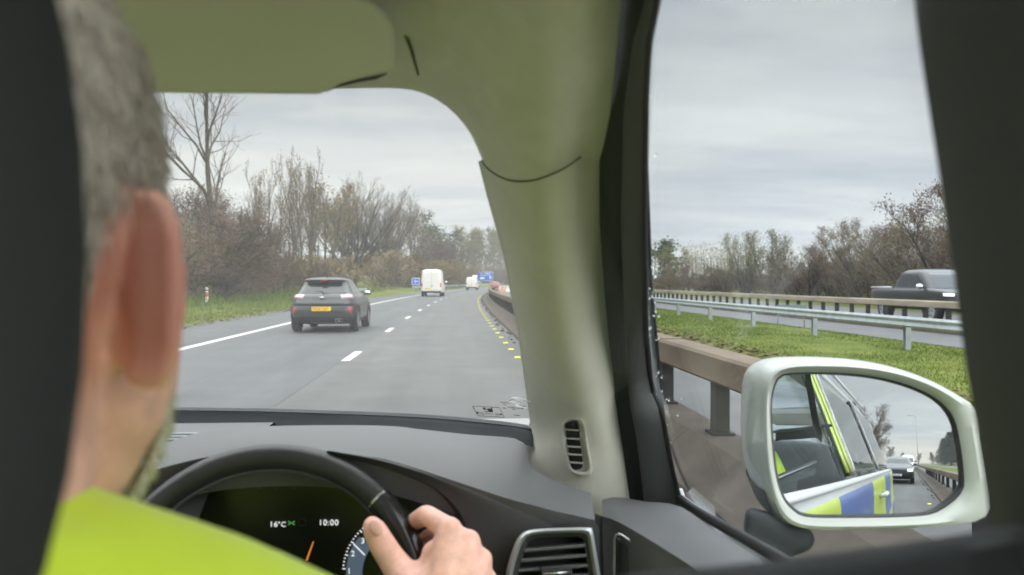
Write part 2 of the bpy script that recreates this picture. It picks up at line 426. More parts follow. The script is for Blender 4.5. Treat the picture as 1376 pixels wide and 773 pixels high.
strip(g, offs, zf=lambda o, y: bank(o) + (mnoise.noise(Vector((o * .6, y * .35, 3))) * .05 if o < -8 or 6 < o < 10.5 else 0) - (0 if -8 < o < 24 else .0))
tag(g.build('ground', M['grass']), kind='structure')
r = MB(); ids = r.grid([[rd(o, y) for o in (-7.75, -4.9, -1.37, 2.3)] for y in YS], matf=lambda i, j: 1 if j < 2 else 0); tag(r.build('road', [M['asphalt'], M['asphalt_left']]), kind='structure')
r = MB(); strip(r, [2.3, 4.0, 5.75]); tag(r.build('paved_central_strip', M['asphalt_pale']), kind='structure')
r = MB(); strip(r, [10.85, 14, 18, 21.45]); tag(r.build('opposite_road', M['asphalt_pale']), kind='structure')
r = MB()
for off, wd in ((-4.93, .2), (-7.55, .0)):
    if wd: strip(r, [off - wd / 2, off + wd / 2], zf=lambda o, y: .004)
for k in range(-12, 30):
    y0 = 15.7 - 1.0 + k * 8.55
    if -9 < y0 < 3: pass
    r.grid([[rd(-1.31 + dx, y0 + t * 2.0, .004) for dx in (-.075, .075)] for t in (0, .5, 1)])
for k in range(-14, 26):      # opposite carriageway
    y0 = k * 9.0
    r.grid([[rd(17.6 + dx, y0 + t * 2.0, .004) for dx in (-.075, .075)] for t in (0, .5, 1)])
strip(r, [14.35, 14.5], zf=lambda o, y: .004)
tag(r.build('road_markings', M['paint_white']), kind='structure')
# tarmac joint between the lanes, and the worn hard-shoulder edge
r = MB(); strip(r, [-1.378, -1.37], ys=[y for y in YS if -60 < y < 300], zf=lambda o, y: .003)
strip(r, [-5.25, -5.235], ys=[y for y in YS if -60 < y < 300], zf=lambda o, y: .003)
tag(r.build('road_joint', mat('tar', (.035, .036, .038), .5, .5)), kind='structure')
# leaf litter on the verge edges
r = MB(); rnd = random.Random(4)
def litter(y0, y1, o0, o1, n):
    for _ in range(n):
        y = rnd.uniform(y0, y1); o = min(max(rnd.gauss((o0 + o1) / 2, (o1 - o0) / 3), o0), o1); s = rnd.uniform(.03, .09); a = rnd.uniform(0, 6.28)
        p = rd(o, y, max(bank(o), 0) + rnd.uniform(.012, .04)); u = Vector((math.cos(a), math.sin(a), rnd.uniform(-.3, .3))) * s; v = Vector((-math.sin(a), math.cos(a), rnd.uniform(-.3, .3))) * s * .7
        r.poly([p - u, p - v, p + u, p + v])
litter(8, 70, -8.9, -7.3, 3200); litter(4, 40, 5.6, 6.4, 2600)
tag(r.build('fallen_leaves', M['litter'], smooth=False), 'brown fallen leaves lying along the edges of the grass', 'leaves', kind='stuff')
# grass blades
r = MB(); rnd = random.Random(9)
def blades(n, y0, y1, o0, o1, h0, h1):
    for _ in range(n):
        t = rnd.random() ** 1.6; y = y0 + (y1 - y0) * t; o = rnd.uniform(o0, o1); a = rnd.uniform(0, 6.28)
        k = .6 + .8 * (mnoise.noise(Vector((o * .9, y * .6, 0))) + .5)
        h = rnd.uniform(h0, h1) * max(k, .25); wd = .004 + .0004 * y; p = rd(o, y, bank(o))
        u = Vector((math.cos(a), math.sin(a), 0)) * wd; l = Vector((rnd.uniform(-.5, .5), rnd.uniform(-.5, .5), 1)) * h
        r.poly([p - u, p + u, p + l])
blades(60000, 5, 45, 6.0, 10.6, .014, .036)
blades(16000, 18, 75, -14, -7.9, .06, .20)
blades(7000, 24, 110, -16, -11, .2, .55)
tag(r.build('grass_blades', M['grass_blade'], smooth=False), 'short green grass growing on the verge and central reservation', 'grass', kind='stuff')

# ================================================================== barriers
def beam(mb, off, z0, z1, wd, ys, round_=.02):
    pr = [(-wd / 2 + round_, z0), (wd / 2 - round_, z0), (wd / 2, z0 + round_), (wd / 2, z1 - round_), (wd / 2 - round_, z1), (-wd / 2 + round_, z1), (-wd / 2, z1 - round_), (-wd / 2, z0 + round_)]
    ids = mb.grid([[rd(off + a, y, z) for a, z in pr] for y in ys], closed=True)
    mb.face(ids[0]); mb.face(ids[-1][::-1])
yb = list(range(-60, 20, 3)) + list(range(20, 260, 5))
t = empty('crash_barrier', (2.42, 0, 0))
tag(t, 'weathered brown box-beam crash barrier on a concrete base right beside the car', 'crash barrier')
t.location = (0, 0, 0)
b_ = MB(); beam(b_, 2.5, .63, .835, .24, yb); b_.build('rail', M['barrier_beam'], t, angle=40)
for k in range(-4, 22):
    b_ = MB(); beam(b_, 2.5, .624, .841, .252, [k * 6.4 + 1.1, k * 6.4 + 1.28]); b_.build('rail_joint', M['barrier_beam'], t, angle=40)
b_ = MB(); pr = [(1.98, 0.0), (2.0, .07), (2.12, .075), (2.2, .10), (2.34, .235), (2.44, .24), (2.62, .24), (2.66, -.02)]
b_.grid([[rd(a, y, z) for a, z in pr] for y in yb]); b_.build('concrete_base', M['concrete'], t, angle=30)
b_ = MB()
for k in range(200):
    y = -30 + k * .8 + random.Random(k).uniform(-.3, .3); o = 1.96 - random.Random(k + 7).uniform(0, .16); s = random.Random(k + 3).uniform(.02, .06)
    b_.ell(rd(o, y, s * .4), (s, s * 1.3, s * .6), nu=6, nv=4)
tag(b_.build('rubble', M['concrete'], t, smooth=False), kind='stuff')
pm = MB(); pm.box((0, 0, .43), (.10, .14, .40)); pm.box((0, 0, .25), (.16, .2, .02))
proto = pm.build('post', M['rust_post'], t, smooth=False); proto.location = rd(2.5, -24.3)
y = -22.7
for k in range(92):
    c = proto.copy(); link(c, t); c.location = rd(2.5, y); y += 1.6
# joints cast in the base
for k in range(60):
    b_ = MB(); b_.box(rd(2.268, -20 + k * 2.4, .167), (.20, .012, .006), Matrix.Rotation(R(-44), 3, 'Y')); b_.build('base_joint', M['seam'], t, smooth=False)

t = empty('guard_rail'); tag(t, 'pale galvanised guard rail on steel posts standing in the green central grass', 'guard rail')
b_ = MB()
ys2 = list(range(-50, 20, 4)) + list(range(20, 200, 6))
pr = [(8.93, .50), (8.90, .54), (8.93, .60), (8.90, .66), (8.93, .70), (8.97, .70), (8.97, .50)]
ids = b_.grid([[rd(a, y, z) for a, z in pr] for y in ys2], closed=True); b_.face(ids[0]); b_.face(ids[-1])
b_.build('rail', M['galv'], t, angle=40)
pm = MB()
for sx in (-1, 1): pm.box((0, sx * .05, .30), (.10, .012, .75))
pm.box((0, 0, .30), (.012, .10, .75))
proto = pm.build('post', M['galv'], t, smooth=False); proto.location = rd(9.04, 15.6 - 4.2 * 10)
for k in range(-9, 28):
    c = proto.copy(); link(c, t); c.location = rd(9.04, 15.6 + 4.2 * k, .02)

t = empty('wooden_barrier'); tag(t, 'low brown barrier on many dark posts beyond the guard rail', 'crash barrier')
b_ = MB(); beam(b_, 13.62, .64, .83, .2, list(range(0, 20, 3)) + list(range(20, 150, 5))); b_.build('rail', M['brown_beam'], t, angle=40)
b_ = MB(); b_.grid([[rd(a, y, z) for a, z in [(13.2, -.02), (13.22, .12), (13.35, .2), (13.9, .2), (14.0, -.02)]] for y in yb if y > -10])
b_.build('base', M['concrete'], t, angle=30)
pm = MB(); pm.box((0, 0, .42), (.10, .12, .46)); proto = pm.build('post', M['rust_post'], t, smooth=False); proto.location = rd(13.62, 13)
for k in range(1, 62):
    c = proto.copy(); link(c, t); c.location = rd(13.62, 13 + 1.12 * k)
# small dark sign board on two legs behind the guard rail
t = empty('road_sign', rd(10.4, 24.6)); tag(t, 'small dark green sign board on two thin legs behind the guard rail', 'road sign')
b_ = MB(); b_.box((0, 0, .52), (.9, .03, .32)); b_.build('board', mat('sign_back', (.12, .17, .16), .6), t, smooth=False)
for s in (-1, 1):
    b_ = MB(); b_.tube([(s * .4, .03, -.05), (s * .4, .03, .68)], .02, 6); b_.build('leg', M['galv'], t)

# yellow markers on the road edge by the barrier
ym = MB()
pr = [(-.055, 0.0), (-.047, .016), (.047, .016), (.055, 0)]
ids = ym.grid([[Vector((dx * 1.0, dy, z)) for dx, z in pr] for dy in (-.10, .10)]); ym.face(ids[0]); ym.face(ids[1])
first = ym.build('lane_marker', M['yellow_marker'], smooth=False); first.location = rd(1.66, 13.25)
GM = 'yellow markers along the road edge'
tag(first, 'yellow road marker lying along the right road edge beside the barrier', 'road marker', GM)
for k in range(1, 40):
    y = 13.25 + 1.83 * k
    c = first.copy(); link(c); c.location = rd(1.66 - .08 * min(1, k / 30), y, .004); c['label'] = first['label']
first.location.z = .004
for k in range(1, 12):
    c = first.copy(); link(c); c.location = rd(1.66, 13.25 - 1.83 * k, .004); c['label'] = first['label']

# red and white plastic barriers far beyond the rail
bp = MB(); bp.grid([[Vector((x, d, z)) for d, z in [(-.25, 0), (-.22, .15), (-.10, .45), (-.08, .95), (.08, .95), (.10, .45), (.22, .15), (.25, 0)]] for x in (-.55, .55)])
for i in (-.55, .55): bp.poly([Vector((i, d, z)) for d, z in [(-.25, 0), (-.22, .15), (-.10, .45), (-.08, .95), (.08, .95), (.10, .45), (.22, .15), (.25, 0)]])
rb = MB()
GB = 'red and white plastic barriers beyond the bend'
for k in range(8):
    mm = MB(); mm.v, mm.f, mm.m = list(bp.v), list(bp.f), list(bp.m)
    o = mm.build('traffic_barrier', M['orange_red'] if k % 2 == 0 else M['van_white'], smooth=False)
    o.location = rd(3.6 + k * .7, 118 + k * 5, .0); o.scale = (1, 1, .85); o.rotation_euler.z = R(12)
    tag(o, ('red' if k % 2 == 0 else 'white') + ' plastic road barrier in the short row beyond the bend of the rail', 'traffic barrier', GB)
    s_ = MB(); s_.box((0, 0, .99), (.9, .14, .08)); s_.box((-.25, 0, .68), (.3, .24, .36)); s_.box((.28, 0, .68), (.2, .24, .36)); s_.build('top_strip', M['van_white'] if k % 2 == 0 else M['orange_red'], o, smooth=False)

# verge marker post, white with a red band
t = empty('marker_post', rd(-12.6, 45.5, bank(-12.6))); tag(t, 'short white marker post with a red band on the grassy left verge', 'marker post')
b_ = MB(); b_.lathe((0, 0, 0), (0, 0, 1), [(.0, -.1), (.075, -.1), (.075, .72), (.06, .76), (0, .77)], 12); b_.build('post', M['sign_white'], t, angle=40)
b_ = MB(); b_.lathe((0, 0, 0), (0, 0, 1), [(.078, .28), (.078, .52)], 12); b_.build('band', M['post_red'], t)
b_ = MB(); b_.lathe((0, 0, 0), (0, 0, 1), [(.078, .58), (.078, .66)], 12); b_.build('cap_band', M['rubber'], t)

# signs
def signboard(name, label, c, wd, ht, z0, rz, rows):
    t = empty(name, c, rz); tag(t, label, 'road sign')
    b_ = MB(); b_.box((0, 0, z0 + ht / 2), (wd, .05, ht)); b_.build('panel', M['sign_white'], t, smooth=False, bevel=.01)
    b_ = MB(); b_.box((0, -.03, z0 + ht / 2), (wd - .12, .012, ht - .12)); b_.build('face', M['sign_blue'], t, smooth=False)
    for (x, z, a, b, mt) in rows:
        q = MB(); q.box((x * wd, -.042, z0 + z * ht), (a * wd, .012, b * ht)); q.build('lettering', M[mt], t, smooth=False)
    for s in (-1, 1):
        q = MB(); q.tube([(s * wd * .32, .06, -.3), (s * wd * .32, .06, z0 + ht * .9)], .06, 8); q.build('leg', M['galv'], t)
    return t
signboard('motorway_sign', 'large blue motorway direction sign at the bend ahead', rd(-8.9, 245, .0), 4.6, 2.75, 1.7, R(-9),
          [(-.28, .82, .22, .07, 'sign_white'), (.15, .82, .42, .07, 'sign_white'), (-.12, .60, .34, .06, 'sign_white'), (.2, .60, .22, .06, 'sign_white'),
           (-.17, .30, .26, .17, 'sign_white'), (.34, .38, .09, .3, 'sign_white')])
signboard('distance_sign', 'small blue sign with a white border left of the near white van', rd(-8.7, 122, .0), 1.1, .95, 1.0, R(-4),
          [(-.1, .5, .08, .5, 'sign_white'), (.14, .5, .3, .1, 'sign_white')])
# low grey guard rail on the far left verge
t = empty('guard_rail'); tag(t, 'short pale guard rail on the left grass verge before the near van', 'guard rail')
b_ = MB(); beam(b_, -9.2, .55, .8, .1, list(range(62, 84, 2))); b_.build('rail', M['galv'], t, angle=40)
for k in range(8):
    q = MB(); q.box(rd(-9.1, 62.3 + k * 3, .35), (.08, .1, .8)); q.build('post', M['galv'], t, smooth=False)
t = empty('guard_rail'); tag(t, 'long low guard rail across the far bend behind the blue sign', 'guard rail')
b_ = MB(); beam(b_, -8.9, .5, .8, .1, list(range(120, 256, 6))); b_.build('rail', M['galv'], t, angle=40)
for k in range(30):
    q = MB(); q.box(rd(-8.8, 121 + k * 4.4, .35), (.08, .1, .8)); q.build('post', M['galv'], t, smooth=False)
# ================================================================== the police car
car = empty('police_car')
tag(car, 'police car whose olive-trimmed cabin, dashboard and white mirror surround the view', 'police car')
def itp(tab, x):
    xs = [a for a, _ in tab]; return float(np.interp(x, xs, [b for _, b in tab]))
def curve(pts, n):
    """resample a polyline of tuples through Catmull-Rom, evenly"""
    pts = [np.array(p, float) for p in pts]; ext = [2 * pts[0] - pts[1]] + pts + [2 * pts[-1] - pts[-2]]; out = []
    for i in range(1, len(ext) - 2):
        a, b, c, d = ext[i - 1:i + 3]
        for k in range(16):
            t = k / 16
            out.append(.5 * ((2 * b) + (c - a) * t + (2 * a - 5 * b + 4 * c - d) * t * t + (3 * b - a - 3 * c + d) * t ** 3))
    out.append(pts[-1]); ds = [0]
    for a, b in zip(out, out[1:]): ds.append(ds[-1] + float(np.linalg.norm(b - a)))
    res = []
    for k in range(n):
        s = ds[-1] * k / (n - 1)
        j = min(max(int(np.searchsorted(ds, s)) - 1, 0), len(out) - 2)
        f = (s - ds[j]) / max(ds[j + 1] - ds[j], 1e-9); res.append(out[j] * (1 - f) + out[j + 1] * f)
    return res

# ---- right windscreen pillar
L_TAB = [(150, 610), (190, 638), (215, 648), (260, 659), (340, 681), (450, 701), (580, 718), (596, 703), (620, 697), (720, 700)]
R_TAB = [(-140, 797), (0, 787), (60, 784), (100, 782), (207, 780.5), (300, 785), (350, 790), (450, 800), (550, 813), (620, 824), (660, 830), (740, 842)]
RY_TAB = [(-140, .57), (0, .63), (100, .71), (207, .80), (350, .95), (450, 1.05), (550, 1.13), (660, 1.20), (740, 1.25)]
def pillar_y(px, py):
    l, r_ = itp(L_TAB, py), itp(R_TAB, py)
    yl = PW(l, min(py, 585)).y - .006; yr = itp(RY_TAB, py); s = (px - l) / (r_ - l)
    return yl + (yr - yl) * s - .055 * math.sin(math.pi * min(max(s, 0), 1)) ** .8
def pillar_pt(px, py, k=1.0): return P(px, py, pillar_y(px, py) * k)
SEAM = [(648, 215), (653, 223), (662, 231), (674, 238), (690, 242.5), (715, 242), (740, 234), (762, 223), (780, 210)]
NS = 20
seam_c = curve(SEAM, NS + 1)
rows = []
for k in range(26):
    f = k / 25; row = []
    for j in range(NS + 1):
        s = j / NS; sx, sy = seam_c[j]; py = sy + (735 - sy) * f
        l, r_ = itp(L_TAB, py), itp(R_TAB, py)
        sx_ = (sx - itp(L_TAB, sy)) / (itp(R_TAB, sy) - itp(L_TAB, sy))
        row.append(pillar_pt(l + (r_ - l) * max(min(sx_, 1), 0), py))
    rows.append(row)
pb = MB(); pb.grid(rows)
# return edges: towards the windscreen and towards the door seal
pb.grid([[r_[0] for r_ in rows], [r_[0] + Vector((-.004, .012, 0)) for r_ in rows], [r_[0] + Vector((.03, .05, 0)) for r_ in rows]])
pb.grid([[r_[-1] for r_ in rows], [r_[-1] + Vector((.012, .012, 0)) for r_ in rows], [r_[-1] + Vector((.03, .04, 0)) for r_ in rows]])
pb.grid([[p for p in rows[0]], [p + Vector((0, .004, -.001)) for p in rows[0]], [p + Vector((.004, .03, 0)) for p in rows[0]]])
pil = pb.build('pillar_trim', M['pillar_trim'], car, angle=50)
# ---- roof lining: header, pillar top, and the flat roof behind
HEAD = [(-60, 121), (100, 121), (300, 120), (440, 119.5), (500, 118.5), (535, 119), (562, 123), (585, 133), (605, 147), (622, 165), (634, 183), (642, 200), (648, 215)]
hc = curve(HEAD, 44); low = []
for p in hc: q = PW(p[0], p[1]); low.append((p[0], p[1], q.y - .004))
for j in range(1, NS + 1): low.append((seam_c[j][0], seam_c[j][1], pillar_y(*seam_c[j])))
TOP = [(-60, -140), (200, -140), (440, -140), (560, -140), (640, -140), (700, -140), (760, -140), (797, -140)]
tcv = curve(TOP, len(low)); rows = []
for k in range(22):
    f = k / 21; row = []
    for j, (px, py, yy) in enumerate(low):
        tx, ty = tcv[j]; ty_ = .62 if tx < 640 else .62 + (.55 - .62) * (tx - 640) / 157
        X, Y = px + (tx - px) * f, py + (ty - py) * f
        d = yy + (ty_ - yy) * (f ** .85) - .03 * math.sin(math.pi * f)
        if j >= len(hc):      # pillar head keeps the pillar's roundness
            s = (j - len(hc)) / NS; d -= .02 * math.sin(math.pi * s) * math.sin(math.pi * f)
            r_ = itp(R_TAB, Y)
            X = px + (tx - px) * f if s < .999 else r_
        row.append(P(X, Y, d))
    rows.append(row)
hb = MB(); hb.grid(rows)
hb.grid([[p for p in rows[0]], [p + Vector((0, .010, .004)) for p in rows[0]], [p + Vector((.01, .05, .03)) for p in rows[0]]])
e = [r_[-1] for r_ in rows]; hb.grid([e, [p + Vector((.012, .012, 0)) for p in e], [p + Vector((.03, .04, 0)) for p in e]])
last = rows[-1]
hb.grid([last, [Vector((p.x, .50, 1.625)) for p in last]])
xl, xr = last[0].x, last[-1].x
hb.grid([[Vector((x, y, z)) for x in (-.68, -.3, xl)] for y, z in ((.86, 1.55), (.62, 1.61), (.5, 1.625))])
for xs_, ys_ in (((-.68, 0, .70), ((.5, 1.625), (.3, 1.632))), ((-.68, -.49), ((.3, 1.632), (-1.6, 1.625))), ((.49, .70), ((.3, 1.632), (-1.6, 1.625))), ((-.68, 0, .70), ((-1.6, 1.625), (-2.3, 1.60)))):  # lining left open in the middle for the added roof light
    hb.grid([[Vector((x, y, z)) for x in xs_] for y, z in ys_])
for s in (-1, 1): hb.grid([[Vector((s * .49, y, z)) for z in (1.63, 1.70)] for y in (.3, -1.6)])
for y in (.3, -1.6): hb.grid([[Vector((x, y, z)) for z in (1.628, 1.69)] for x in (-.49, .49)])
hb.build('roof_lining', M['headlining'], car, angle=50)
# shadow gap between pillar trim and roof lining
sb = MB(); sb.tube([pillar_pt(p[0], p[1] + .5, 1.0) for p in seam_c], .0013, 6); sb.build('trim_seam', M['seam'], car)
# ---- sun visor with its pivot
VO = [(40, -60), (40, 124), (200, 125), (425, 127), (438, 122.5), (455, 113), (480, 106), (523, 97), (529, 88), (530.5, 55), (527, 34), (518, 18), (503, 4), (480, -6), (440, -60)]
vf = [P(x, y, .70 + (130 - y) * -.0006) for x, y in VO]; vb_ = [p + Vector((0, .016, .004)) for p in vf]
v = MB(); v.prism(vf, vb_); vis = v.build('sun_visor', M['visor'], car, smooth=True, bevel=.005, angle=40)
v = MB(); v.tube([P(506, -10, .715), P(527, 14, .72), P(541, 36, .735), P(553, 68, .75), P(562, 101, .77)], [.0025, .0025, .002, .0016, .001], 8)
v.build('visor_pivot', M['seam'], vis)
v = MB(); lipc = [(438, 124), (455, 117), (480, 111), (505, 107), (520, 100)]
v.prism([P(x, y, .735) for x, y in lipc] + [P(x, y - 12, .735) for x, y in lipc[::-1]], [P(x, y, .76) for x, y in lipc] + [P(x, y - 12, .76) for x, y in lipc[::-1]])
v.build('visor_hinge', M['frame_grey'], vis, smooth=False)

# ---- door frame: seal band and grey frame
W_TAB = [(-140, 905), (0, 883), (60, 871), (130, 867.5), (300, 866), (450, 869), (522, 876), (554, 890), (622, 902), (671, 914), (700, 921)]
M_TAB = [(-140, 888), (0, 867), (60, 850), (150, 838), (300, 834), (450, 840), (540, 846), (600, 857), (679, 866), (700, 868)]
rs, rf = [], []
for k in range(40):
    py = -140 + 840 * k / 39
    r_, m_, w_ = itp(R_TAB, py), itp(M_TAB, py), itp(W_TAB, py)
    yr = itp(RY_TAB, py) + .012; pw = PG(w_, py, .004)
    ym_ = yr * .45 + pw.y * .55 - .018
    rs.append([P(r_ - 3, py, yr + .02), P(r_ + 3, py, yr + .012), P(r_ + (m_ - r_) * .35, py, yr + .016), P(r_ + (m_ - r_) * .8, py, ym_ + .03), P(m_, py, ym_ + .025)])
    rf.append([P(m_, py, ym_ + .03), P(m_ + .5, py, ym_ + .004), P(m_ + 5, py, ym_), P(m_ + (w_ - m_) * .5, py, (ym_ + pw.y) / 2 - .006), P(w_ - 4, py, pw.y - .006), P(w_ - 1, py, pw.y - .002), P(w_, py, pw.y + .004)])
b = MB(); b.grid(rs); b.build('door_seal', M['frame_dark'], car, angle=60)
b = MB(); b.grid(rf); fr = b.build('door_frame', M['frame_grey'], car, angle=60)
b = MB(); b.tube([r_[-2] + Vector((0, -.001, 0)) for r_ in rf], .0035, 6); b.build('window_seal', M['black'], fr)

# ---- windscreen
b = MB(); rows = []
for i in range(13):
    z = 1.05 + .56 * i / 12
    rows.append([Vector((x, ws_y(x, z), z)) for x in np.linspace(-.86, .86, 25) * (1 - .12 * i / 12)])
b.grid(rows); wsn = b.build('windscreen', M['windscreen'], car, solid=.005)
# printed sticker and reflections of the corner: small pictogram label, and white lines painted as the reflections
def ws_poly(mb, pts): mb.poly([(lambda q: q + Vector((0, -.006, 0)))(PW(x, y)) for x, y in pts])
def ws_line(mb, pts, wd):
    mb.tube([PW(x, y) + Vector((0, -.006, 0)) for x, y in pts], wd, 5)
b = MB(); ws_line(b, [(635, 545), (671, 547), (677.5, 560), (642, 558), (635, 545)], .0006)
# seat pictogram: reclined figure, belt and two small marks
ws_poly(b, [(648, 547.5), (651, 547), (653, 549), (650.5, 550.5)]); ws_poly(b, [(652, 549), (659, 548), (661.5, 552), (657.5, 552)])
ws_poly(b, [(651, 552), (662, 552), (662.5, 553.2), (651, 553)]); ws_poly(b, [(659.5, 547), (660.8, 547), (662.5, 553), (661, 553)])
ws_poly(b, [(640, 553), (642.5, 552.5), (643.5, 555), (641, 555.3)]); ws_line(b, [(644.5, 553), (646, 556.5), (647.5, 553.5), (650, 557)], .0006)
ws_line(b, [(651.5, 555), (662.5, 555.6)], .0006); ws_poly(b, [(671, 555), (673.5, 555), (674.5, 557.5), (671.5, 557)])
ws_line(b, [(666, 554.5), (667, 557.5), (669, 554.5), (670, 558)], .0006)
b.build('warning_sticker', M['seam'], wsn, smooth=False)
b = MB(); ws_line(b, [(684, 538), (687, 535), (692, 534), (703, 537), (716, 541)], .0008); ws_line(b, [(686, 536.5), (691, 535.5), (700, 539)], .0008)
ws_line(b, [(683, 541.5), (687, 540), (697, 543)], .0008); ws_line(b, [(692, 544), (703, 547.5), (716, 552)], .0008)
b.build('sticker_reflection', M['sign_white'], wsn)  # solid white lines standing in for reflections in the glass
b = MB()
for (x0, x1, y) in ((672, 682, 540), (676, 680, 543), (675, 680, 547.5), (682, 692, 546.5), (687, 693, 549), (694, 703, 548), (699, 706, 545), (690, 698, 557)):
    ws_line(b, [(x0, y), (x1, y + (x1 - x0) * .06)], .0006)
b.build('sticker_print', M['frame_grey'], wsn)
# ---- black band at the foot of the windscreen
TOPB = [(60, 549), (240, 551), (350, 552.5), (450, 555.5), (540, 559), (600, 563), (660, 568.5), (700, 573.5), (718, 577)]
BOTB = [(60, 575), (240, 574), (350, 573), (450, 573), (540, 575), (600, 578.5), (660, 585), (700, 591), (716, 594)]
b = MB(); tp = curve(TOPB, 30); bt = curve(BOTB, 30); rows = [[], [], [], []]
for a, c in zip(tp, bt):
    q = PW(a[0], a[1]); rows[0].append(q + Vector((0, .004, .004))); rows[1].append(q + Vector((0, -.012, 0)))
    rows[2].append(P(a[0] + (c[0] - a[0]) * .45, a[1] + (c[1] - a[1]) * .45, q.y - .016)); rows[3].append(P(c[0], c[1] + 6, q.y - .03))
b.grid(rows); band = b.build('windscreen_band', M['frame_dark'], car, angle=50)
b = MB(); b.tube([r_ + Vector((0, .001, .001)) for r_ in rows[1]], .0012, 6); b.build('band_edge', M['frame_grey'], band)

# ---- dashboard top with the instrument hood
FAR = [(40, 640, 1.18), (120, 628, 1.2), (190, 612, 1.21), (222, 597, 1.22), (252, 585.5, 1.23), (292, 577, 1.24), (370, 572.5, 1.25), (470, 571.5, 1.25), (530, 573, 1.25), (565, 577, 1.25), (630, 584, 1.25), (690, 589, 1.23), (707, 600, 1.18), (712, 622, 1.12), (735, 641, 1.06), (794, 663, 1.01)]
NEAR = [(20, 720, .99), (70, 690, .99), (140, 655, .99), (200, 634, .99), (270, 616, .99), (330, 609, .99), (400, 607, .99), (459, 611, .99), (505, 615, .985), (545, 625, .985), (600, 643, .98), (682, 670, .975), (720, 680, .972), (745, 687, .97), (770, 692, .968), (799, 699, .965)]
fa, ne = curve(FAR, 60), curve(NEAR, 60)
rows = []
for f in (-1, 0, .04, .15, .3, .45, .6, .75, .88, .96, 1.0, 1.1, 1.2):
    row = []
    for a, c in zip(fa, ne):
        if f < 0: p = P(a[0], a[1], a[2]) + Vector((0, .10, -.05))
        elif f <= 1:
            yy = a[2] + (c[2] - a[2]) * f
            k = f - .10 * math.sin(math.pi * f)
            p = P(a[0] + (c[0] - a[0]) * k, a[1] + (c[1] - a[1]) * k, yy)
        else:
            p = P(c[0], c[1], c[2]) + Vector((0, .012 * (f - 1) * 10, -.045 * (f - 1) * 5))
        row.append(p)
    rows.append(row)
b = MB(); b.grid(rows); dash = b.build('dashboard', M['dash'], car, angle=55)
# fold of the hood running right, and the passenger-side top with its speaker slots
b = MB(); b.grid([[Vector((x, y, z)) for x in np.linspace(-.75, .30, 8)] for y, z in ((1.58, 1.06), (1.42, 1.111), (1.25, 1.112), (1.08, 1.10), (.98, 1.05), (.95, .9), (.95, .6))])
b.build('passenger_dash', M['dash'], dash, angle=55)
for (y0, y1) in ((1.30, 1.304), (1.275, 1.28), (1.25, 1.256)):
    b = MB(); b.box((-.02, (y0 + y1) / 2, 1.1135), (.5, .005, .004)); b.build('speaker_slot', M['galv'], dash, smooth=False)
# ---- fascia with instrument binnacle
RC = [(440, 606), (500, 619), (545, 633), (580, 648), (606, 667), (624, 690), (634, 716), (637, 745), (637, 830)]
OC = [(445, 606), (512, 617), (560, 630), (610, 646), (682, 671), (740, 687), (799, 699), (806, 745), (808, 830)]
rc, oc = curve(RC, 30), curve(OC, 30)
b = MB(); b.grid([[P(o[0] + (r_[0] - o[0]) * f, o[1] + (r_[1] - o[1]) * f, .985 - .006 * math.sin(3.14 * f)) for r_, o in zip(rc, oc)] for f in np.linspace(0, 1, 8)])
rows = [[P(r_[0], r_[1], .985) for r_ in rc], [P(r_[0] - 4, r_[1] + 3, .986) for r_ in rc], [P(r_[0] - 8, r_[1] + 6, 1.0) for r_ in rc], [P(r_[0] - 22, r_[1] + 12, 1.03) for r_ in rc], [P(r_[0] - 26, r_[1] + 14, 1.035) for r_ in rc], [P(r_[0] - 60, r_[1] + 20, 1.075) for r_ in rc]]
b.grid(rows)
fas = b.build('fascia', M['dash_dark'], car, angle=50)
b = MB(); b.tube([P(r_[0] - 23, r_[1] + 12, 1.027) for r_ in rc[4:]], .002, 6); b.build('binnacle_edge', M['frame_grey'], fas)
# ---- instrument display
DP = ((110, 648), (300, 632), (440, 632), (520, 640), (575, 660), (612, 700), (612, 860), (110, 860)); b = MB(); b.prism([P(x, y, 1.07) for x, y in DP], [P(x, y, 1.09) for x, y in DP])
disp = b.build('instrument_display', M['screen'], car, smooth=False)
ddir = P(465, 703, 1.066) - P(365, 703, 1.066); dup = Vector((0, 0, 1))
S = 1.066 / CAM_F          # metres per photo pixel on the display
def dtext(s, px, py, h, m='screen_white', name='readout', right=None, up=None):
    return text_mesh(s, name, h * S * 1.38, M[m], disp, P(px, py, 1.0665), right or ddir, up or dup)
dtext('16', 362, 708, 7.4); dtext('°C', 373, 708, 6.8); dtext('10:00', 428, 706, 7.8)
b = MB()
for (a, c) in (((387, 699), (391, 703)), ((387, 707), (391, 703)), ((396, 699), (392, 703)), ((396, 707), (392, 703))):
    b.tube([P(a[0], a[1] + (1.5 if a[1] < 703 else -1.5), 1.0665), P(c[0], c[1], 1.0665)], .0006, 5)
b.build('lane_icon', M['screen_green'], disp)
b = MB(); b.tube([P(401, 706.5, 1.0665), P(401, 701, 1.0665), P(403.5, 697.2, 1.0665), P(408, 697.2, 1.0665), P(411, 701, 1.0665), P(411, 706.5, 1.0665), P(401, 706.5, 1.0665)], .0006, 5); b.build('bell_icon', M['frame_grey'], disp)
b = MB(); b.tube([P(412, 753, 1.0665), P(421, 728, 1.0665)], [.0013, .0008], 5); b.build('needle', M['screen_orange'], disp)
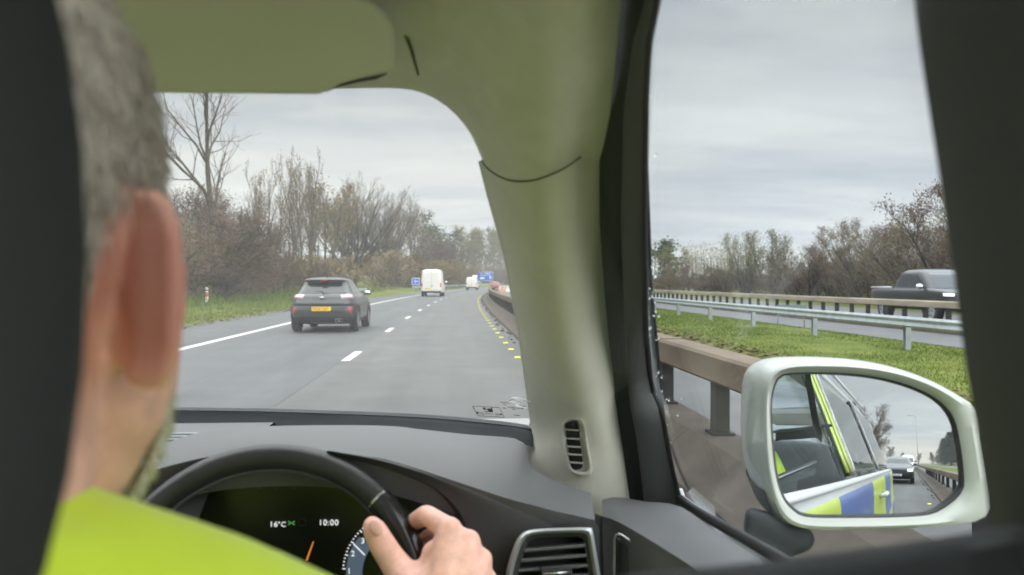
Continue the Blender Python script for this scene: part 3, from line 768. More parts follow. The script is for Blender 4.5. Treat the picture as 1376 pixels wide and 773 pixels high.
# tachometer: ring with ticks and numerals
gc, g0, g1 = (541, 770), 58, 78
b = MB()
for k in range(25):
    a = R(176 - k * 3.4); r0 = g1 + (1 if k % 4 else -1); r1 = g1 + 3.2
    p = lambda rr: P(gc[0] + rr * math.cos(a), gc[1] - rr * math.sin(a), 1.0665)
    b.tube([p(r0), p(r1)], .0007, 4)
b.tube([P(475, 731, 1.0662), P(490, 746, 1.0662)], .0008, 4)
b.build('tick_ring', M['screen_white'], disp)
b = MB()
b.grid([[P(gc[0] + rr * math.cos(R(a)), gc[1] - rr * math.sin(R(a)), 1.0672) for a in range(140, 200, 4)] for rr in (54, 76)])
b.build('tacho_band', M['screen_blue'], disp, smooth=False)
dtext('3', 485, 730.5, 7.5, name='numeral'); dtext('2', 471.5, 747.5, 7.5, name='numeral'); dtext('1', 466.5, 771, 7.5, name='numeral')
# faint arc of dashes over the display
b = MB()
for x in range(300, 410, 23): b.tube([P(x, 656.5, 1.0665), P(x + 5, 656, 1.0665)], .0005, 4)
b.build('mode_marks', M['frame_grey'], disp)

# ---- steering wheel
WC = P(350, 828, .92); tilt = R(24)
wx = Vector((1, 0, 0)); wu = Vector((0, math.sin(tilt), math.cos(tilt))); wn = wx.cross(wu)
def wheel_pt(r_, a, h=0.0): return WC + (wx * math.cos(a) + wu * math.sin(a)) * r_ + wn * h
RM = 229 * .92 / CAM_F - .014
def ring(a0, a1, n, rad, name, m, parent, rr=RM):
    q = MB(); rows = []
    for k in range(n + 1):
        a = a0 + (a1 - a0) * k / n; c = wheel_pt(rr, a); er = (c - WC).normalized()
        rows.append([c + er * rad * math.cos(t_) + wn * rad * 1.1 * math.sin(t_) for t_ in np.linspace(0, math.tau, 16, endpoint=False)])
    ids = q.grid(rows, closed=True)
    q.face(ids[0]); q.face(ids[-1])
    return q.build(name, m, parent, angle=50)
sw = ring(R(45.5), R(314), 110, .0150, 'steering_wheel', M['leather'], car)
ring(R(-46), R(44.5), 40, .0155, 'rim_section', M['gloss_black'], sw)
ring(R(44.3), R(45.7), 3, .0142, 'rim_joint', M['chrome'], sw)
ring(R(20), R(160), 60, .003, 'rim_stitching', M['frame_grey'], sw, RM - .0135)
q = MB(); q.lathe(WC + wn * .0, wn, [(0, .035), (.045, .034), (.062, .026), (.068, .0), (.06, -.03), (.03, -.05), (.03, -.12)], 32); q.build('hub', M['dash_dark'], sw, angle=40)
for a in (R(-6), R(186), R(270)):
    q = MB(); e_ = wheel_pt(1, a) - WC; sd_ = e_.cross(wn)
    q.prism([WC + e_ * .06 + sd_ * .03 + wn * .012, WC + e_ * .06 - sd_ * .03 + wn * .012, WC + e_ * RM - sd_ * .018 + wn * .003, WC + e_ * RM + sd_ * .018 + wn * .003],
            [WC + e_ * .06 + sd_ * .03 - wn * .012, WC + e_ * .06 - sd_ * .03 - wn * .012, WC + e_ * RM - sd_ * .018 - wn * .008, WC + e_ * RM + sd_ * .018 - wn * .008])
    q.build('spoke', M['gloss_black'], sw, bevel=.003)

# ---- demister vent on the pillar
def rr(pts, n=40):  # closed smooth outline
    pts = list(pts); c = curve(pts + [pts[0]], n + 1); return c[:-1]
def pp(x, y, k=.994): return pillar_pt(x, y, k)
OUT = [(755, 570), (761, 563), (776, 562), (785, 567), (791, 600), (796, 632), (789, 640), (772, 638), (763, 628), (757, 600)]
INN = [(758.5, 572), (763, 566.5), (775, 565.5), (782, 570), (786.5, 600), (790.5, 629), (786, 634.5), (773, 633), (766, 625), (761, 600)]
o_, i_ = rr(OUT), rr(INN)
b = MB(); b.grid([[pp(x, y, 1.002) for x, y in o_], [pp(x, y, .9945) for x, y in o_], [pp(x + (u - x) * .5, y + (w_ - y) * .5, .993) for (x, y), (u, w_) in zip(o_, i_)], [pp(x, y, .9945) for x, y in i_], [pp(x, y, 1.003) for x, y in i_]], closed=True)
dv = b.build('demister_vent', M['pillar_trim'], car, angle=60)
IN2 = [(759, 569), (775, 567), (780, 597), (783, 625), (777, 631), (768, 628), (763, 600)]
b = MB(); b.poly([pp(x, y, .9965) for x, y in rr(IN2)]); b.build('vent_opening', M['black'], dv, smooth=False)
for k, y in enumerate((577, 588.5, 599.5, 610, 621)):
    x0 = 758.5 + k * 1.5; x1 = 777.5 + k * 1.5
    b = MB(); b.prism([pp(x0, y, .9935), pp(x1, y + 1.4, .9935), pp(x1, y + 2.9, .9935), pp(x0, y + 1.4, .9935)], [pp(x0, y - 2, 1.0), pp(x1, y - .6, 1.0), pp(x1, y + 1, 1.0), pp(x0, y - .4, 1.0)])
    b.build('slat', M['pillar_trim'], dv, smooth=False)

# ---- fascia air vent
VO_ = [(676, 800), (681, 765), (690, 735), (698, 720), (711, 712.5), (740, 710), (788, 709), (796, 713), (801, 740), (807, 775), (810, 800)]
VI_ = [(686, 800), (690, 766), (698, 739), (704, 726), (714, 719), (742, 716.5), (783, 716), (789, 720), (793, 742), (798, 776), (800, 800)]
VI2 = [(693, 800), (697, 768), (704, 743), (709, 731), (717, 724.5), (744, 722), (780, 721.5), (784, 724.5), (787, 744), (791, 776), (793, 800)]
a_, c_, d_ = curve(VO_, 40), curve(VI_, 40), curve(VI2, 40)
b = MB(); b.grid([[P(x, y, .975) for x, y in a_], [P(x, y, .945) for x, y in a_], [P(x + (u - x) * .5, y + (w_ - y) * .5, .941) for (x, y), (u, w_) in zip(a_, c_)], [P(x, y, .945) for x, y in c_], [P(x, y, .95) for x, y in c_]])
av = b.build('air_vent', M['silver'], car, angle=60)
b = MB(); b.grid([[P(x, y, .948) for x, y in c_], [P(x, y, .951) for x, y in d_], [P(x, y, .985) for x, y in d_]]); b.build('vent_surround', M['dash_dark'], av, angle=50)
b = MB(); b.poly([P(x, y, .982) for x, y in d_]); b.build('vent_opening', M['black'], av, smooth=False)
for k, y in enumerate((732, 745.5, 759, 772, 785)):
    x0 = 704 - k * 4.2; x1 = 787 + k * 1.6
    b = MB(); b.prism([P(x0, y + 6, .948), P(x1, y - 1, .948), P(x1, y + 3.5, .948), P(x0, y + 10.5, .948)], [P(x0, y + 2, .976), P(x1, y - 5, .976), P(x1, y - 2, .976), P(x0, y + 5, .976)])
    b.build('slat', M['dash'], av, smooth=False, bevel=.001)
b = MB(); b.prism([P(726, 762, .942), P(766, 759, .942), (P(769, 775, .942)), P(729, 779, .942)], [P(724, 760, .962), P(768, 757, .962), P(771, 777, .962), P(727, 781, .962)]); b.build('tab', M['dash_dark'], av, bevel=.002)
b = MB(); b.tube([P(729, 771.5, .9415), P(767, 769, .9415)], .0012, 6); b.build('tab_trim', M['chrome'], av)

# ---- door card
BK = [(809, 672, 1.16), (830, 668, 1.16), (866, 674, 1.14), (912, 680, 1.125), (960, 712, .95), (1010, 744, .82), (1080, 792, .70), (1200, 870, .56)]
FRN = [(809, 694, 1.07), (826, 699, 1.03), (850, 712, .98), (880, 730, .92), (915, 752, .85), (955, 778, .78), (1000, 810, .71), (1090, 880, .58)]
bk, fn = curve(BK, 30), curve(FRN, 30); rows = []
for f in (-.06, 0, .03, .2, .5, .8, .95, 1.0): rows.append([P(a[0] + (c[0] - a[0]) * max(f, 0), a[1] + (c[1] - a[1]) * max(f, 0) + (30 if f < 0 else 0) - 5 * math.sin(math.pi * max(f, 0)), a[2] + (c[2] - a[2]) * f - .004) for a, c in zip(bk, fn)])
rows.append([P(c[0] - 1, c[1] + 4, c[2] + .004) for c in fn]); rows.append([P(c[0] - 2, c[1] + 9, c[2] + .02) for c in fn]); rows.append([P(c[0] - 6, c[1] + 160, c[2] + .03) for c in fn])
b = MB(); b.grid(rows); b.face([]) if False else None
dc = b.build('door_card', M['dash'], car, angle=60)
b = MB(); b.tube([P(827, 800, 1.03), P(826, 760, 1.03), P(826.5, 723, 1.03), P(829, 717, 1.028), P(836, 719, 1.02), P(862, 736, .985), P(898, 762, .93), P(940, 795, .87)], .0020, 6); b.build('grille_trim', M['chrome'], dc)
b = MB(); b.poly([P(828, 800, 1.035), P(828, 724, 1.035), P(836, 722, 1.03), P(862, 739, .99), P(898, 765, .935), P(938, 797, .875)]); b.build('speaker_grille', M['dash_dark'], dc, smooth=False)
b = MB(); b.poly([P(799, 690, 1.06), P(809, 694, 1.06), P(812, 800, 1.05), P(800, 800, 1.05)]); b.build('door_gap', M['black'], dc, smooth=False)
SL = [(914, 671), (930, 683), (960, 701), (1000, 723), (1045, 749), (1110, 788), (1200, 842)]
b = MB(); b.tube([PG(x, y, .008) for x, y in SL], .0065, 8); sl = b.build('sill_seal', M['black'], car)
b = MB(); b.tube([PG(x + 3, y - 4.5, .003) for x, y in SL], .0016, 6); b.build('sill_trim', M['silver'], sl)

# ---- door glass with rain drops
b = MB(); rows = []
for z in np.linspace(1.02, 1.62, 9): rows.append([Vector((glass_x(z), y, z)) for y in np.linspace(1.25, .26, 9)])
b.grid(rows); dg_ = b.build('door_window', M['side_pane'], car, solid=.004)
b = MB(); rnd = random.Random(12)
spots = [(874, 128), (889, 146), (872, 157), (884, 175), (881, 208), (880, 236)] + [(rnd.uniform(871, 886), rnd.uniform(355, 460)) for _ in range(26)] + [(rnd.uniform(880, 925), rnd.uniform(470, 600)) for _ in range(16)]
for x, y in spots:
    s_ = rnd.uniform(.0006, .0014); b.ell(PG(x, y, -.003), (s_, s_ * .8, s_ * rnd.uniform(1, 1.8)), nu=8, nv=6)
tag(b.build('raindrop', M['drop'], dg_), kind='stuff')

# ---- dark centre pillar close to the lens and the belt-line trim under it
EDGE = [(1222, -120), (1228, 0), (1244, 120), (1261, 230), (1279, 350), (1296, 480), (1313, 580), (1329, 690), (1345, 820)]
ec = curve(EDGE, 24)
b = MB(); b.grid([[P(x + 6, y, .40) for x, y in ec], [P(x, y, .345) for x, y in ec], [P(x + 1, y, .325) for x, y in ec], [P(x + 60, y, .27) for x, y in ec], [P(x + 160, y, .22) for x, y in ec], [P(x + 230, y, .20) for x, y in ec]])
cp = b.build('centre_pillar', M['pillar_inner'], car, angle=60)
LO = [(700, 812), (800, 783), (850, 772), (1000, 757), (1150, 738), (1260, 723), (1330, 711), (1400, 699), (1600, 670)]
lc = curve(LO, 30)
b = MB(); b.grid([[P(x, y + 30, .31) for x, y in lc], [P(x, y + 2, .305) for x, y in lc], [P(x, y, .29) for x, y in lc], [P(x, y + 25, .262) for x, y in lc], [P(x, y + 110, .25) for x, y in lc], [P(x, y + 260, .25) for x, y in lc]])
b.build('belt_trim', M['pillar_inner'], cp, angle=60)

# ---- driver's seat: headrest and backrest
def rbox(mb, c, hx, hy, hz, n=3.0, nu=40, nv=24, taper=0.0):
    rows = []
    for i in range(nv + 1):
        t_ = math.pi * i / nv; cz = math.cos(t_); sz = math.sin(t_)
        pz = math.copysign(abs(cz) ** (2 / n), cz); pr_ = max(sz, 1e-3) ** (2 / n); row = []
        for k in range(nu):
            a = math.tau * k / nu
            x = math.copysign(abs(math.cos(a)) ** (2 / n), math.cos(a)); y = math.copysign(abs(math.sin(a)) ** (2 / n), math.sin(a))
            row.append(Vector(c) + Vector((x * hx * pr_ * (1 + taper * pz), y * hy * pr_, pz * hz)))
        rows.append(row)
    ids = mb.grid(rows, closed=True, flip=True); mb.face(ids[0]); mb.face(ids[-1][::-1])
seat = MB(); rbox(seat, (.385, .235, .95), .245, .055, .22, 4.5); seat_o = seat.build('driver_seat', M['seat_fabric'], car)
q = MB(); rbox(q, (.3740, .205, 1.346), .1388, .042, .185, 2.12); q.build('headrest', M['seat_fabric'], seat_o)
q = MB(); q.tube([(.30, .225, 1.12), (.30, .215, 1.24)], .007, 8); q.build('headrest_stem', M['chrome'], seat_o)
q = MB(); q.tube([(.46, .225, 1.12), (.46, .215, 1.24)], .007, 8); q.build('headrest_stem', M['chrome'], seat_o)
q = MB(); rbox(q, (.385, .50, .68), .25, .27, .08, 4); q.build('seat_cushion', M['seat_fabric'], seat_o)
q = MB(); rbox(q, (-.385, .235, .95), .245, .055, .28, 4.5); ps = q.build('passenger_seat', M['seat_fabric'], car)
q = MB(); rbox(q, (-.385, .205, 1.34), .13, .042, .14, 2.6); q.build('headrest', M['seat_fabric'], ps)

# ================================================================== wing mirror
MY = 1.0
QP = P(1222, 622, MY); din = ray(1222, 622).normalized()
out_dir = Vector((0.0, -1, 0.0)); nrm = (out_dir - din).normalized()
RADIUS = 1.0
SCN = QP - nrm * RADIUS           # centre of the convex glass
def on_sphere(px, py, k=0.0):
    d = ray(px, py).normalized(); rr_ = RADIUS + k; oc_ = EYE - SCN
    bq = oc_.dot(d); cq = oc_.dot(oc_) - rr_ * rr_
    return EYE + d * (-bq - math.sqrt(max(bq * bq - cq, 0)))
GL = [(1041, 516), (1049, 505), (1075, 502), (1130, 503), (1180, 509), (1225, 522), (1257, 539), (1276, 562), (1285, 595), (1290, 640), (1287, 657), (1270, 674), (1247, 688), (1205, 692), (1130, 693), (1085, 692), (1068, 685), (1053, 668), (1043, 635), (1037, 580), (1036, 540)]
glc = rr(GL, 90); gx, gy = 1160, 600
b = MB(); rows = []
for f in np.linspace(.02, 1.0, 26): rows.append([on_sphere(gx + (x - gx) * f, gy + (y - gy) * f) for x, y in glc])
ids = b.grid(rows, closed=True); b.face(ids[0])
HO = [(1027, 540), (1030, 515), (1038, 500), (1056, 490), (1090, 487), (1150, 488.5), (1205, 497), (1250, 512), (1290, 533), (1309, 549), (1316, 590), (1325, 645), (1330, 682), (1324, 695), (1300, 704), (1240, 709), (1150, 712), (1090, 711), (1060, 703), (1043, 682), (1031, 640), (1026, 590)]
hoc = rr(HO, 90)
# align starting points by angle
def by_angle(c):
    n = 90; ang = [math.atan2(-(y - gy), (x - gx)) for x, y in c]; out = []
    for k in range(n):
        a = -math.pi + math.tau * (k + .5) / n
        j = min(range(len(c)), key=lambda i: abs((ang[i] - a + math.pi) % math.tau - math.pi)); out.append(c[j])
    return out
glc2 = by_angle(rr(GL, 900)); hoc2 = by_angle(rr(HO, 900))
plane_n = (SCN - QP).normalized() * -1
ctr = on_sphere(gx, gy); mn = (ctr - SCN).normalized()
def on_plane(px, py, k=0.0):
    d = ray(px, py); t_ = (ctr + mn * k - EYE).dot(mn) / d.dot(mn); return EYE + d * t_
gl_ring = [on_sphere(x, y, .0005) for x, y in glc2]
rim = [on_plane(x, y, .004) for x, y in hoc2]
rows = [[p - mn * .004 for p in gl_ring], [g_ + (r_ - g_) * .06 + mn * .006 for g_, r_ in zip(gl_ring, rim)], [g_ + (r_ - g_) * .3 + mn * .012 for g_, r_ in zip(gl_ring, rim)], [g_ + (r_ - g_) * .65 + mn * .013 for g_, r_ in zip(gl_ring, rim)], [g_ + (r_ - g_) * .92 + mn * .008 for g_, r_ in zip(gl_ring, rim)], rim]
cen = sum(rim, Vector()) / len(rim); fw = Vector((0, 1, 0)) * .9 + mn * -.1
for (dy, sc_) in ((.012, 1.02), (.035, 1.03), (.07, 1.01), (.105, .95), (.135, .84), (.155, .66), (.166, .40), (.170, .12)):
    rows.append([cen + (p - cen) * sc_ + Vector((0, 1, 0)) * dy + Vector((.01, 0, .0)) * 0 for p in rim])
h = MB(); ids = h.grid(rows, closed=True); h.face(ids[-1])
wm = h.build('wing_mirror', M['car_white'], car, angle=45)
b.build('mirror_glass', M['mirror'], wm)
b = MB(); b.grid([[p + mn * .000 - (p - cen).normalized() * .0015 for p in gl_ring], [p + mn * .004 for p in gl_ring], [g_ + (r_ - g_) * .09 + mn * .0075 for g_, r_ in zip(gl_ring, rim)], [g_ + (r_ - g_) * .14 + mn * .005 for g_, r_ in zip(gl_ring, rim)]], closed=True)
b.build('glass_seal', M['black'], wm)
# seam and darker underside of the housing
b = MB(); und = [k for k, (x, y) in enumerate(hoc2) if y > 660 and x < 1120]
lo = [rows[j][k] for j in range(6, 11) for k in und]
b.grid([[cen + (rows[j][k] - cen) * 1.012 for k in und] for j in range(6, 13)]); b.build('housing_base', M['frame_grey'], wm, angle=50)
ap = [(1004, 684), (1030, 690), (1062, 706), (1096, 716), (1094, 738), (1060, 750), (1026, 742), (1000, 722)]
b = MB(); b.prism([P(x, y, 1.03) for x, y in ap], [P(x - 2, y - 4, 1.13) for x, y in ap]); b.build('mirror_arm', M['frame_dark'], wm, bevel=.01)

# ================================================================== outside of the police car
def bx_(z, y):  # half width of the flank at height z and station y
    base = float(np.interp(z, [.3, .4, .62, .66, .72, .80, .92, .985, 1.01, 1.03], [.94, .968, .972, .962, .949, .947, .949, .945, .937, .925]))
    return base - .035 * max(0, (-y - 1.2) / 1.6) ** 2 - .03 * max(0, (y - .9) / .8) ** 2
def flank(sgn):
    zs = [.3, .36, .42, .50, .58, .64, .662, .70, .78, .86, .92, .955, .975, .99, 1.006, 1.03, 1.032]
    ys = np.arange(1.65, -2.81, -.05)
    def mf(i, j):
        y = 1.65 - .05 * i; z = zs[j]; blk = int(math.floor((y + .28) / .78)) + 1
        if .64 <= z < .662 or 1.006 <= z or z < .36: return 0
        up = z >= .65
        return 1 if (blk + (0 if up else 1)) % 2 == 0 else 2
    mb = MB(); mb.grid([[Vector((sgn * bx_(z, y), y, z)) for z in zs] for y in ys], matf=mf)
    fl = mb.build('body_side', [M['police_white'], M['police_yellow'], M['police_blue']], car, angle=60)
    m_ = fl.modifiers.new('thickness', 'SOLIDIFY'); m_.thickness = .012; m_.offset = 0
    for y in (.22, -.92, 1.22):
        q = MB(); q.tube([(sgn * (bx_(z, y) + .001), y + (0 if y > -.5 else -.25 * max(0, .75 - z)), z) for z in np.linspace(.36, 1.04, 16)], .0035, 6); q.build('door_gap', M['sign_white'], fl)
    for y in (.42, -.70):
        q = MB(); q.tube([(sgn * (bx_(.90, y) + .004), y + .10, .895), (sgn * (bx_(.9, y) + .04), y + .07, .90), (sgn * (bx_(.9, y) + .045), y - .07, .90), (sgn * (bx_(.9, y) + .004), y - .10, .895)], [.016, .017, .017, .016], 10); q.build('door_handle', M['police_white'], fl)
    # bright trim under the glass and window glass behind the front door
    q = MB(); q.grid([[Vector((sgn * (glass_x(z) + d), y, z)) for d, z in ((.010, 1.028), (.014, 1.036), (.008, 1.05))] for y in np.linspace(1.15, -2.0, 40)]); q.build('window_trim', M['silver'], fl, angle=50)
    def pane(y0, y1, zt0, zt1, name, m='tint_pane'):
        w_ = MB(); w_.grid([[Vector((sgn * (glass_x(z) - .002 + .004 * f), y0 + (y1 - y0) * f, z)) for f in np.linspace(0, 1, 8)] for z in np.linspace(1.03, 1.585, 8)])
        return w_.build(name, M[m], fl, solid=.004)
    pm_ = 'tint_pane' if sgn > 0 else 'rear_pane'; pane(.12, -.84, 1.58, 1.58, 'rear_door_window', pm_); pane(-.93, -1.95, 1.58, 1.5, 'quarter_window', pm_)
    if sgn < 0: pane(1.12, .26, 1.58, 1.58, 'front_door_window', 'left_pane')
    # pillars outside, with the yellow strips
    def strip_(y0, y1, off, m, name, z0=1.06, z1=1.60):
        s2 = MB(); s2.grid([[Vector((sgn * (glass_x(z) + off), y, z)) for y in (y0, (y0 + y1) / 2, y1)] for z in np.linspace(z0, z1, 8)]); return s2.build(name, m, fl, solid=.003)
    strip_(.285, .095, .006, M['pillar_black'], 'pillar_cover'); strip_(-.82, -.95, .006, M['pillar_black'], 'pillar_cover')
    strip_(.262, .205, .010, M['police_yellow'], 'pillar_stripe', 1.075, 1.58); strip_(.185, .13, .010, M['police_yellow'], 'pillar_stripe', 1.075, 1.58)
    # front quarter of the frame outside: windscreen pillar skin
    if True:
        s2 = MB(); s2.grid([[Vector((sgn * x, y, z)) for (x, y, z) in ((.945, 1.50, 1.04), (.855, 1.17, 1.35), (.755, .80, 1.62))], [Vector((sgn * x, y, z)) for (x, y, z) in ((.93, 1.32, 1.04), (.835, 1.03, 1.34), (.745, .68, 1.60))]])
        s2.build('pillar_skin', M['pillar_black'], fl, solid=.004)
    # roof rail and roof edge
    s2 = MB(); PRF = ((.722, 1.572), (.726, 1.60), (.712, 1.625), (.68, 1.66), (.60, 1.695), (.49, 1.71), (0, 1.725))
    for ys2_, cut in ((np.linspace(.62, .3, 4), 7), (np.linspace(.3, -1.6, 14), 6), (np.linspace(-1.6, -2.35, 7), 7)):  # middle stretch left open under the added roof glass
        s2.grid([[Vector((sgn * x, y, z - .06 * max(0, (-y - .6) / 1.7) ** 2)) for x, z in PRF[:cut]] for y in ys2_])
    s2.build('roof_panel', M['police_white'], fl, angle=60, solid=.006)
    rr_ = MB(); rr_.tube([(sgn * .70, .45, 1.67), (sgn * .70, .3, 1.70), (sgn * .70, -1.6, 1.69), (sgn * .70, -1.75, 1.655)], .014, 8); rr_.build('roof_rail', M['silver'], fl)
flank(1); flank(-1)
b = MB(); b.grid([[Vector((x, y, z)) for x in np.linspace(-.84, .84, 9)] for y, z in ((1.56, 1.03), (1.9, 1.02), (2.3, .97), (2.62, .86), (2.72, .70), (2.74, .3))]); b.build('bonnet', M['police_white'], car, angle=60, solid=.006)
b = MB(); b.grid([[Vector((x, y, z)) for x in np.linspace(-.66, .66, 9)] for y, z in ((-2.35, 1.66), (-2.45, 1.60))])
b.grid([[Vector((x, y, z)) for x in np.linspace(-.86, .86, 9)] for y, z in ((-2.72, 1.02), (-2.80, .9), (-2.80, .35))]); b.build('tailgate', M['police_white'], car, angle=60, solid=.006)
b = MB(); b.grid([[Vector((x, y, z)) for x in np.linspace(-.72, .72, 6)] for y, z in ((-2.45, 1.60), (-2.72, 1.02))]); b.build('rear_window', M['rear_pane'], car, solid=.004)
b = MB(); b.grid([[Vector((x, y, z)) for x in (-.49, 0, .49)] for y, z in ((.3, 1.715), (-.6, 1.715), (-1.6, 1.69))]); b.build('added_roof_window', M['rear_pane'], car, solid=.005)  # unseen glass roof, added to let more skylight into the cabin
b = MB(); b.grid([[Vector((x, y, .36)) for x in (-.9, -.3, .3, .9)] for y in (1.6, 0, -2.75)]); b.build('cabin_floor', M['visor'], car, solid=.01)
for s in (-1, 1):
    q = MB(); y0 = 1.2 if s < 0 else -.05
    q.grid([[Vector((s * x, y, z)) for x, z in ((.86, .36), (.87, .8), (.85, 1.0), (.88, 1.035))] for y in np.linspace(y0, -2.6, 12)]); q.build('inner_door_card', M['visor'], car, angle=50)
    q = MB(); q.grid([[Vector((s * x, y, z)) for x, z in ((.64, 1.632), (.70, 1.60), (.728, 1.54))] for y in np.linspace(1.0 if s < 0 else .2, -2.3, 12)]); q.build('roof_side_trim', M['headlining'], car, angle=50)
q = MB(); rbox(q, (0, -.95, .98), .66, .08, .3, 4); q.build('rear_seat', M['dash'], car)
# ================================================================== the driver
def capsule(mb, a, b, ra, rb, n=16):
    a, b = Vector(a), Vector(b); ax = b - a; ln = ax.length
    if ln < 1e-6: return
    t = ax / ln; x = t.orthogonal().normalized(); y = t.cross(x); rows = []
    for k in range(6):
        th = math.pi / 2 * (1 - k / 5); r_ = max(ra * math.cos(th), ra * .02); c = a - t * ra * math.sin(th)
        rows.append([c + (x * math.cos(q * math.tau / n) + y * math.sin(q * math.tau / n)) * r_ for q in range(n)])
    for k in range(6):
        th = math.pi / 2 * k / 5; r_ = max(rb * math.cos(th), rb * .02); c = b + t * rb * math.sin(th)
        rows.append([c + (x * math.cos(q * math.tau / n) + y * math.sin(q * math.tau / n)) * r_ for q in range(n)])
    ids = mb.grid(rows, closed=True); mb.face(ids[0][::-1]); mb.face(ids[-1])
def chain(mb, pts):
    for (a, ra), (b, rb) in zip(pts, pts[1:]): capsule(mb, a, b, ra, rb)
def fused(mb, name, m, parent, vox, smooth_it=6, fac=.5):
    o = mb.build(name, m, parent)
    rm = o.modifiers.new('remesh', 'REMESH'); rm.mode = 'VOXEL'; rm.voxel_size = vox; rm.use_smooth_shade = True
    sm = o.modifiers.new('smooth', 'SMOOTH'); sm.factor = fac; sm.iterations = smooth_it
    baked(o); o.data.polygons.foreach_set('use_smooth', [True] * len(o.data.polygons)); return o

body = MB()
HX = .395
body.ell((HX, .362, 1.386), (.0755, .098, .112), nu=28, nv=20)          # skull
body.ell((HX, .400, 1.292), (.0655, .070, .078), nu=24, nv=16)          # jaw and face
body.ell((HX, .430, 1.245), (.030, .034, .030))                         # chin
body.ell((HX + .047, .405, 1.305), (.026, .05, .05)); body.ell((HX - .047, .405, 1.305), (.026, .05, .05))
capsule(body, (HX, .474, 1.345), (HX, .488, 1.312), .009, .014)         # nose
body.ell((HX, .470, 1.285), (.025, .012, .014)); body.ell((HX, .455, 1.365), (.055, .018, .012))
chain(body, [((HX, .340, 1.31), .062), ((HX - .002, .332, 1.22), .064), ((HX - .004, .335, 1.10), .072)])
def ear(sx):
    c = Vector((HX + sx * .083, .346, 1.337)); out = Vector((sx * .80, -.60, 0)).normalized(); nn = Vector((sx * .6, .8, 0)).normalized()
    rot = Matrix((out, nn, Vector((0, 0, 1)))).transposed()
    body.ell(c, (.0155, .0055, .034), rot, nu=16, nv=12)
    prof = []
    for k in range(19):
        a = R(-115 + 255 * k / 18)
        prof.append(c + out * (.0175 * math.copysign(abs(math.cos(a)) ** .65, math.cos(a))) + Vector((0, 0, 1)) * (.036 * math.copysign(abs(math.sin(a)) ** .8, math.sin(a))))
    for p, q in zip(prof, prof[1:]): capsule(body, p, q, .0044, .0044, 8)
    body.ell(c + Vector((0, .003, -.031)) + out * .002, (.008, .006, .010))
    capsule(body, c - out * .014 + Vector((0, .008, .02)), c - out * .014 + Vector((0, .008, -.026)), .009, .008, 8)
ear(1); ear(-1)
# trunk and arms under the clothes
body.ell((.388, .375, .93), (.15, .10, .26)); body.ell((.388, .39, .70), (.15, .11, .12))
def arm(mir):
    fx = (lambda p: Vector((2 * WC.x - p.x, p.y, p.z))) if mir else (lambda p: Vector(p))
    Q = lambda px, py, y: fx(P(px, py, y))
    sh = Vector((.19, .365, 1.11)) if mir else Vector((.595, .365, 1.11))
    el_ = Vector((.13, .54, .90)) if mir else Vector((.72, .53, .965))
    wr = Q(606, 862, .82)
    chain(body, [(Vector((.388, .35, 1.10)), .06), (sh, .052), (el_, .040), ((el_ + wr) / 2, .038), (wr, .027)])
    mcp = [(Q(604, 712, .893), .0125), (Q(629, 729, .892), .0125), (Q(646, 753, .89), .0118), (Q(654, 779, .888), .0105)]
    fing = [[(Q(573, 692, .925), .0112), (Q(553, 703, .972), .0098), (Q(541, 724, .982), .0085)],
            [(Q(602, 713, .942), .0112), (Q(575, 722, .986), .0099), (Q(556, 742, .984), .0086)],
            [(Q(620, 744, .945), .0106), (Q(592, 748, .986), .0094), (Q(570, 763, .980), .0082)],
            [(Q(632, 778, .935), .0094), (Q(604, 782, .972), .0084), (Q(584, 794, .966), .0074)]]
    wk = [Q(590, 835, .842), Q(604, 838, .84), Q(616, 840, .838), Q(626, 842, .836)]
    for (m_, mr), fg, k_ in zip(mcp, fing, wk):
        capsule(body, k_, m_, .019, mr * 1.12); chain(body, [(m_, mr)] + fg)
        capsule(body, wr, k_, .024, .019)
    for i in range(3): capsule(body, mcp[i][0] * .8 + wk[i] * .2, mcp[i + 1][0] * .8 + wk[i + 1] * .2, .0125, .0125)
    capsule(body, Q(575, 800, .868), Q(598, 760, .885), .022, .018); capsule(body, Q(585, 745, .893), Q(610, 772, .89), .015, .018)
    chain(body, [(Q(592, 838, .846), .020), (Q(560, 796, .872), .0195), (Q(537, 766, .895), .0165), (Q(524, 748, .903), .0146), (Q(512, 729, .908), .0142), (Q(504, 714, .912), .0132), (Q(500.5, 707, .914), .0108)])
    # web between thumb and palm
    capsule(body, Q(553, 782, .884), Q(588, 752, .894), .013, .013)
    return Q
Qr = arm(False); Ql = arm(True)
skin = M['skin']; t_ = skin.node_tree; bs = t_.nodes['Principled BSDF']
c_in = bs.inputs['Base Color'].links[0].from_socket
tcn = t_.nodes.new('ShaderNodeTexCoord')
def sphere_mask(c, r0, r1):
    v = t_.nodes.new('ShaderNodeVectorMath'); v.operation = 'DISTANCE'; v.inputs[1].default_value = c; t_.links.new(tcn.outputs['Object'], v.inputs[0])
    mr = t_.nodes.new('ShaderNodeMapRange'); mr.inputs['From Min'].default_value = r0; mr.inputs['From Max'].default_value = r1
    mr.inputs['To Min'].default_value = 1; mr.inputs['To Max'].default_value = 0; t_.links.new(v.outputs['Value'], mr.inputs[0]); return mr.outputs[0]
mxn = t_.nodes.new('ShaderNodeMix'); mxn.data_type = 'RGBA'; t_.links.new(sphere_mask((HX + .09, .338, 1.337), .020, .038), mxn.inputs[0])
t_.links.new(c_in, mxn.inputs[6]); mxn.inputs[7].default_value = (.66, .31, .25, 1); t_.links.new(mxn.outputs[2], bs.inputs['Base Color'])
person = fused(body, 'person', skin, None, .0032, 5)
tag(person, 'grey-haired bearded driver in a lime hi-vis jacket holding the steering wheel', 'person')
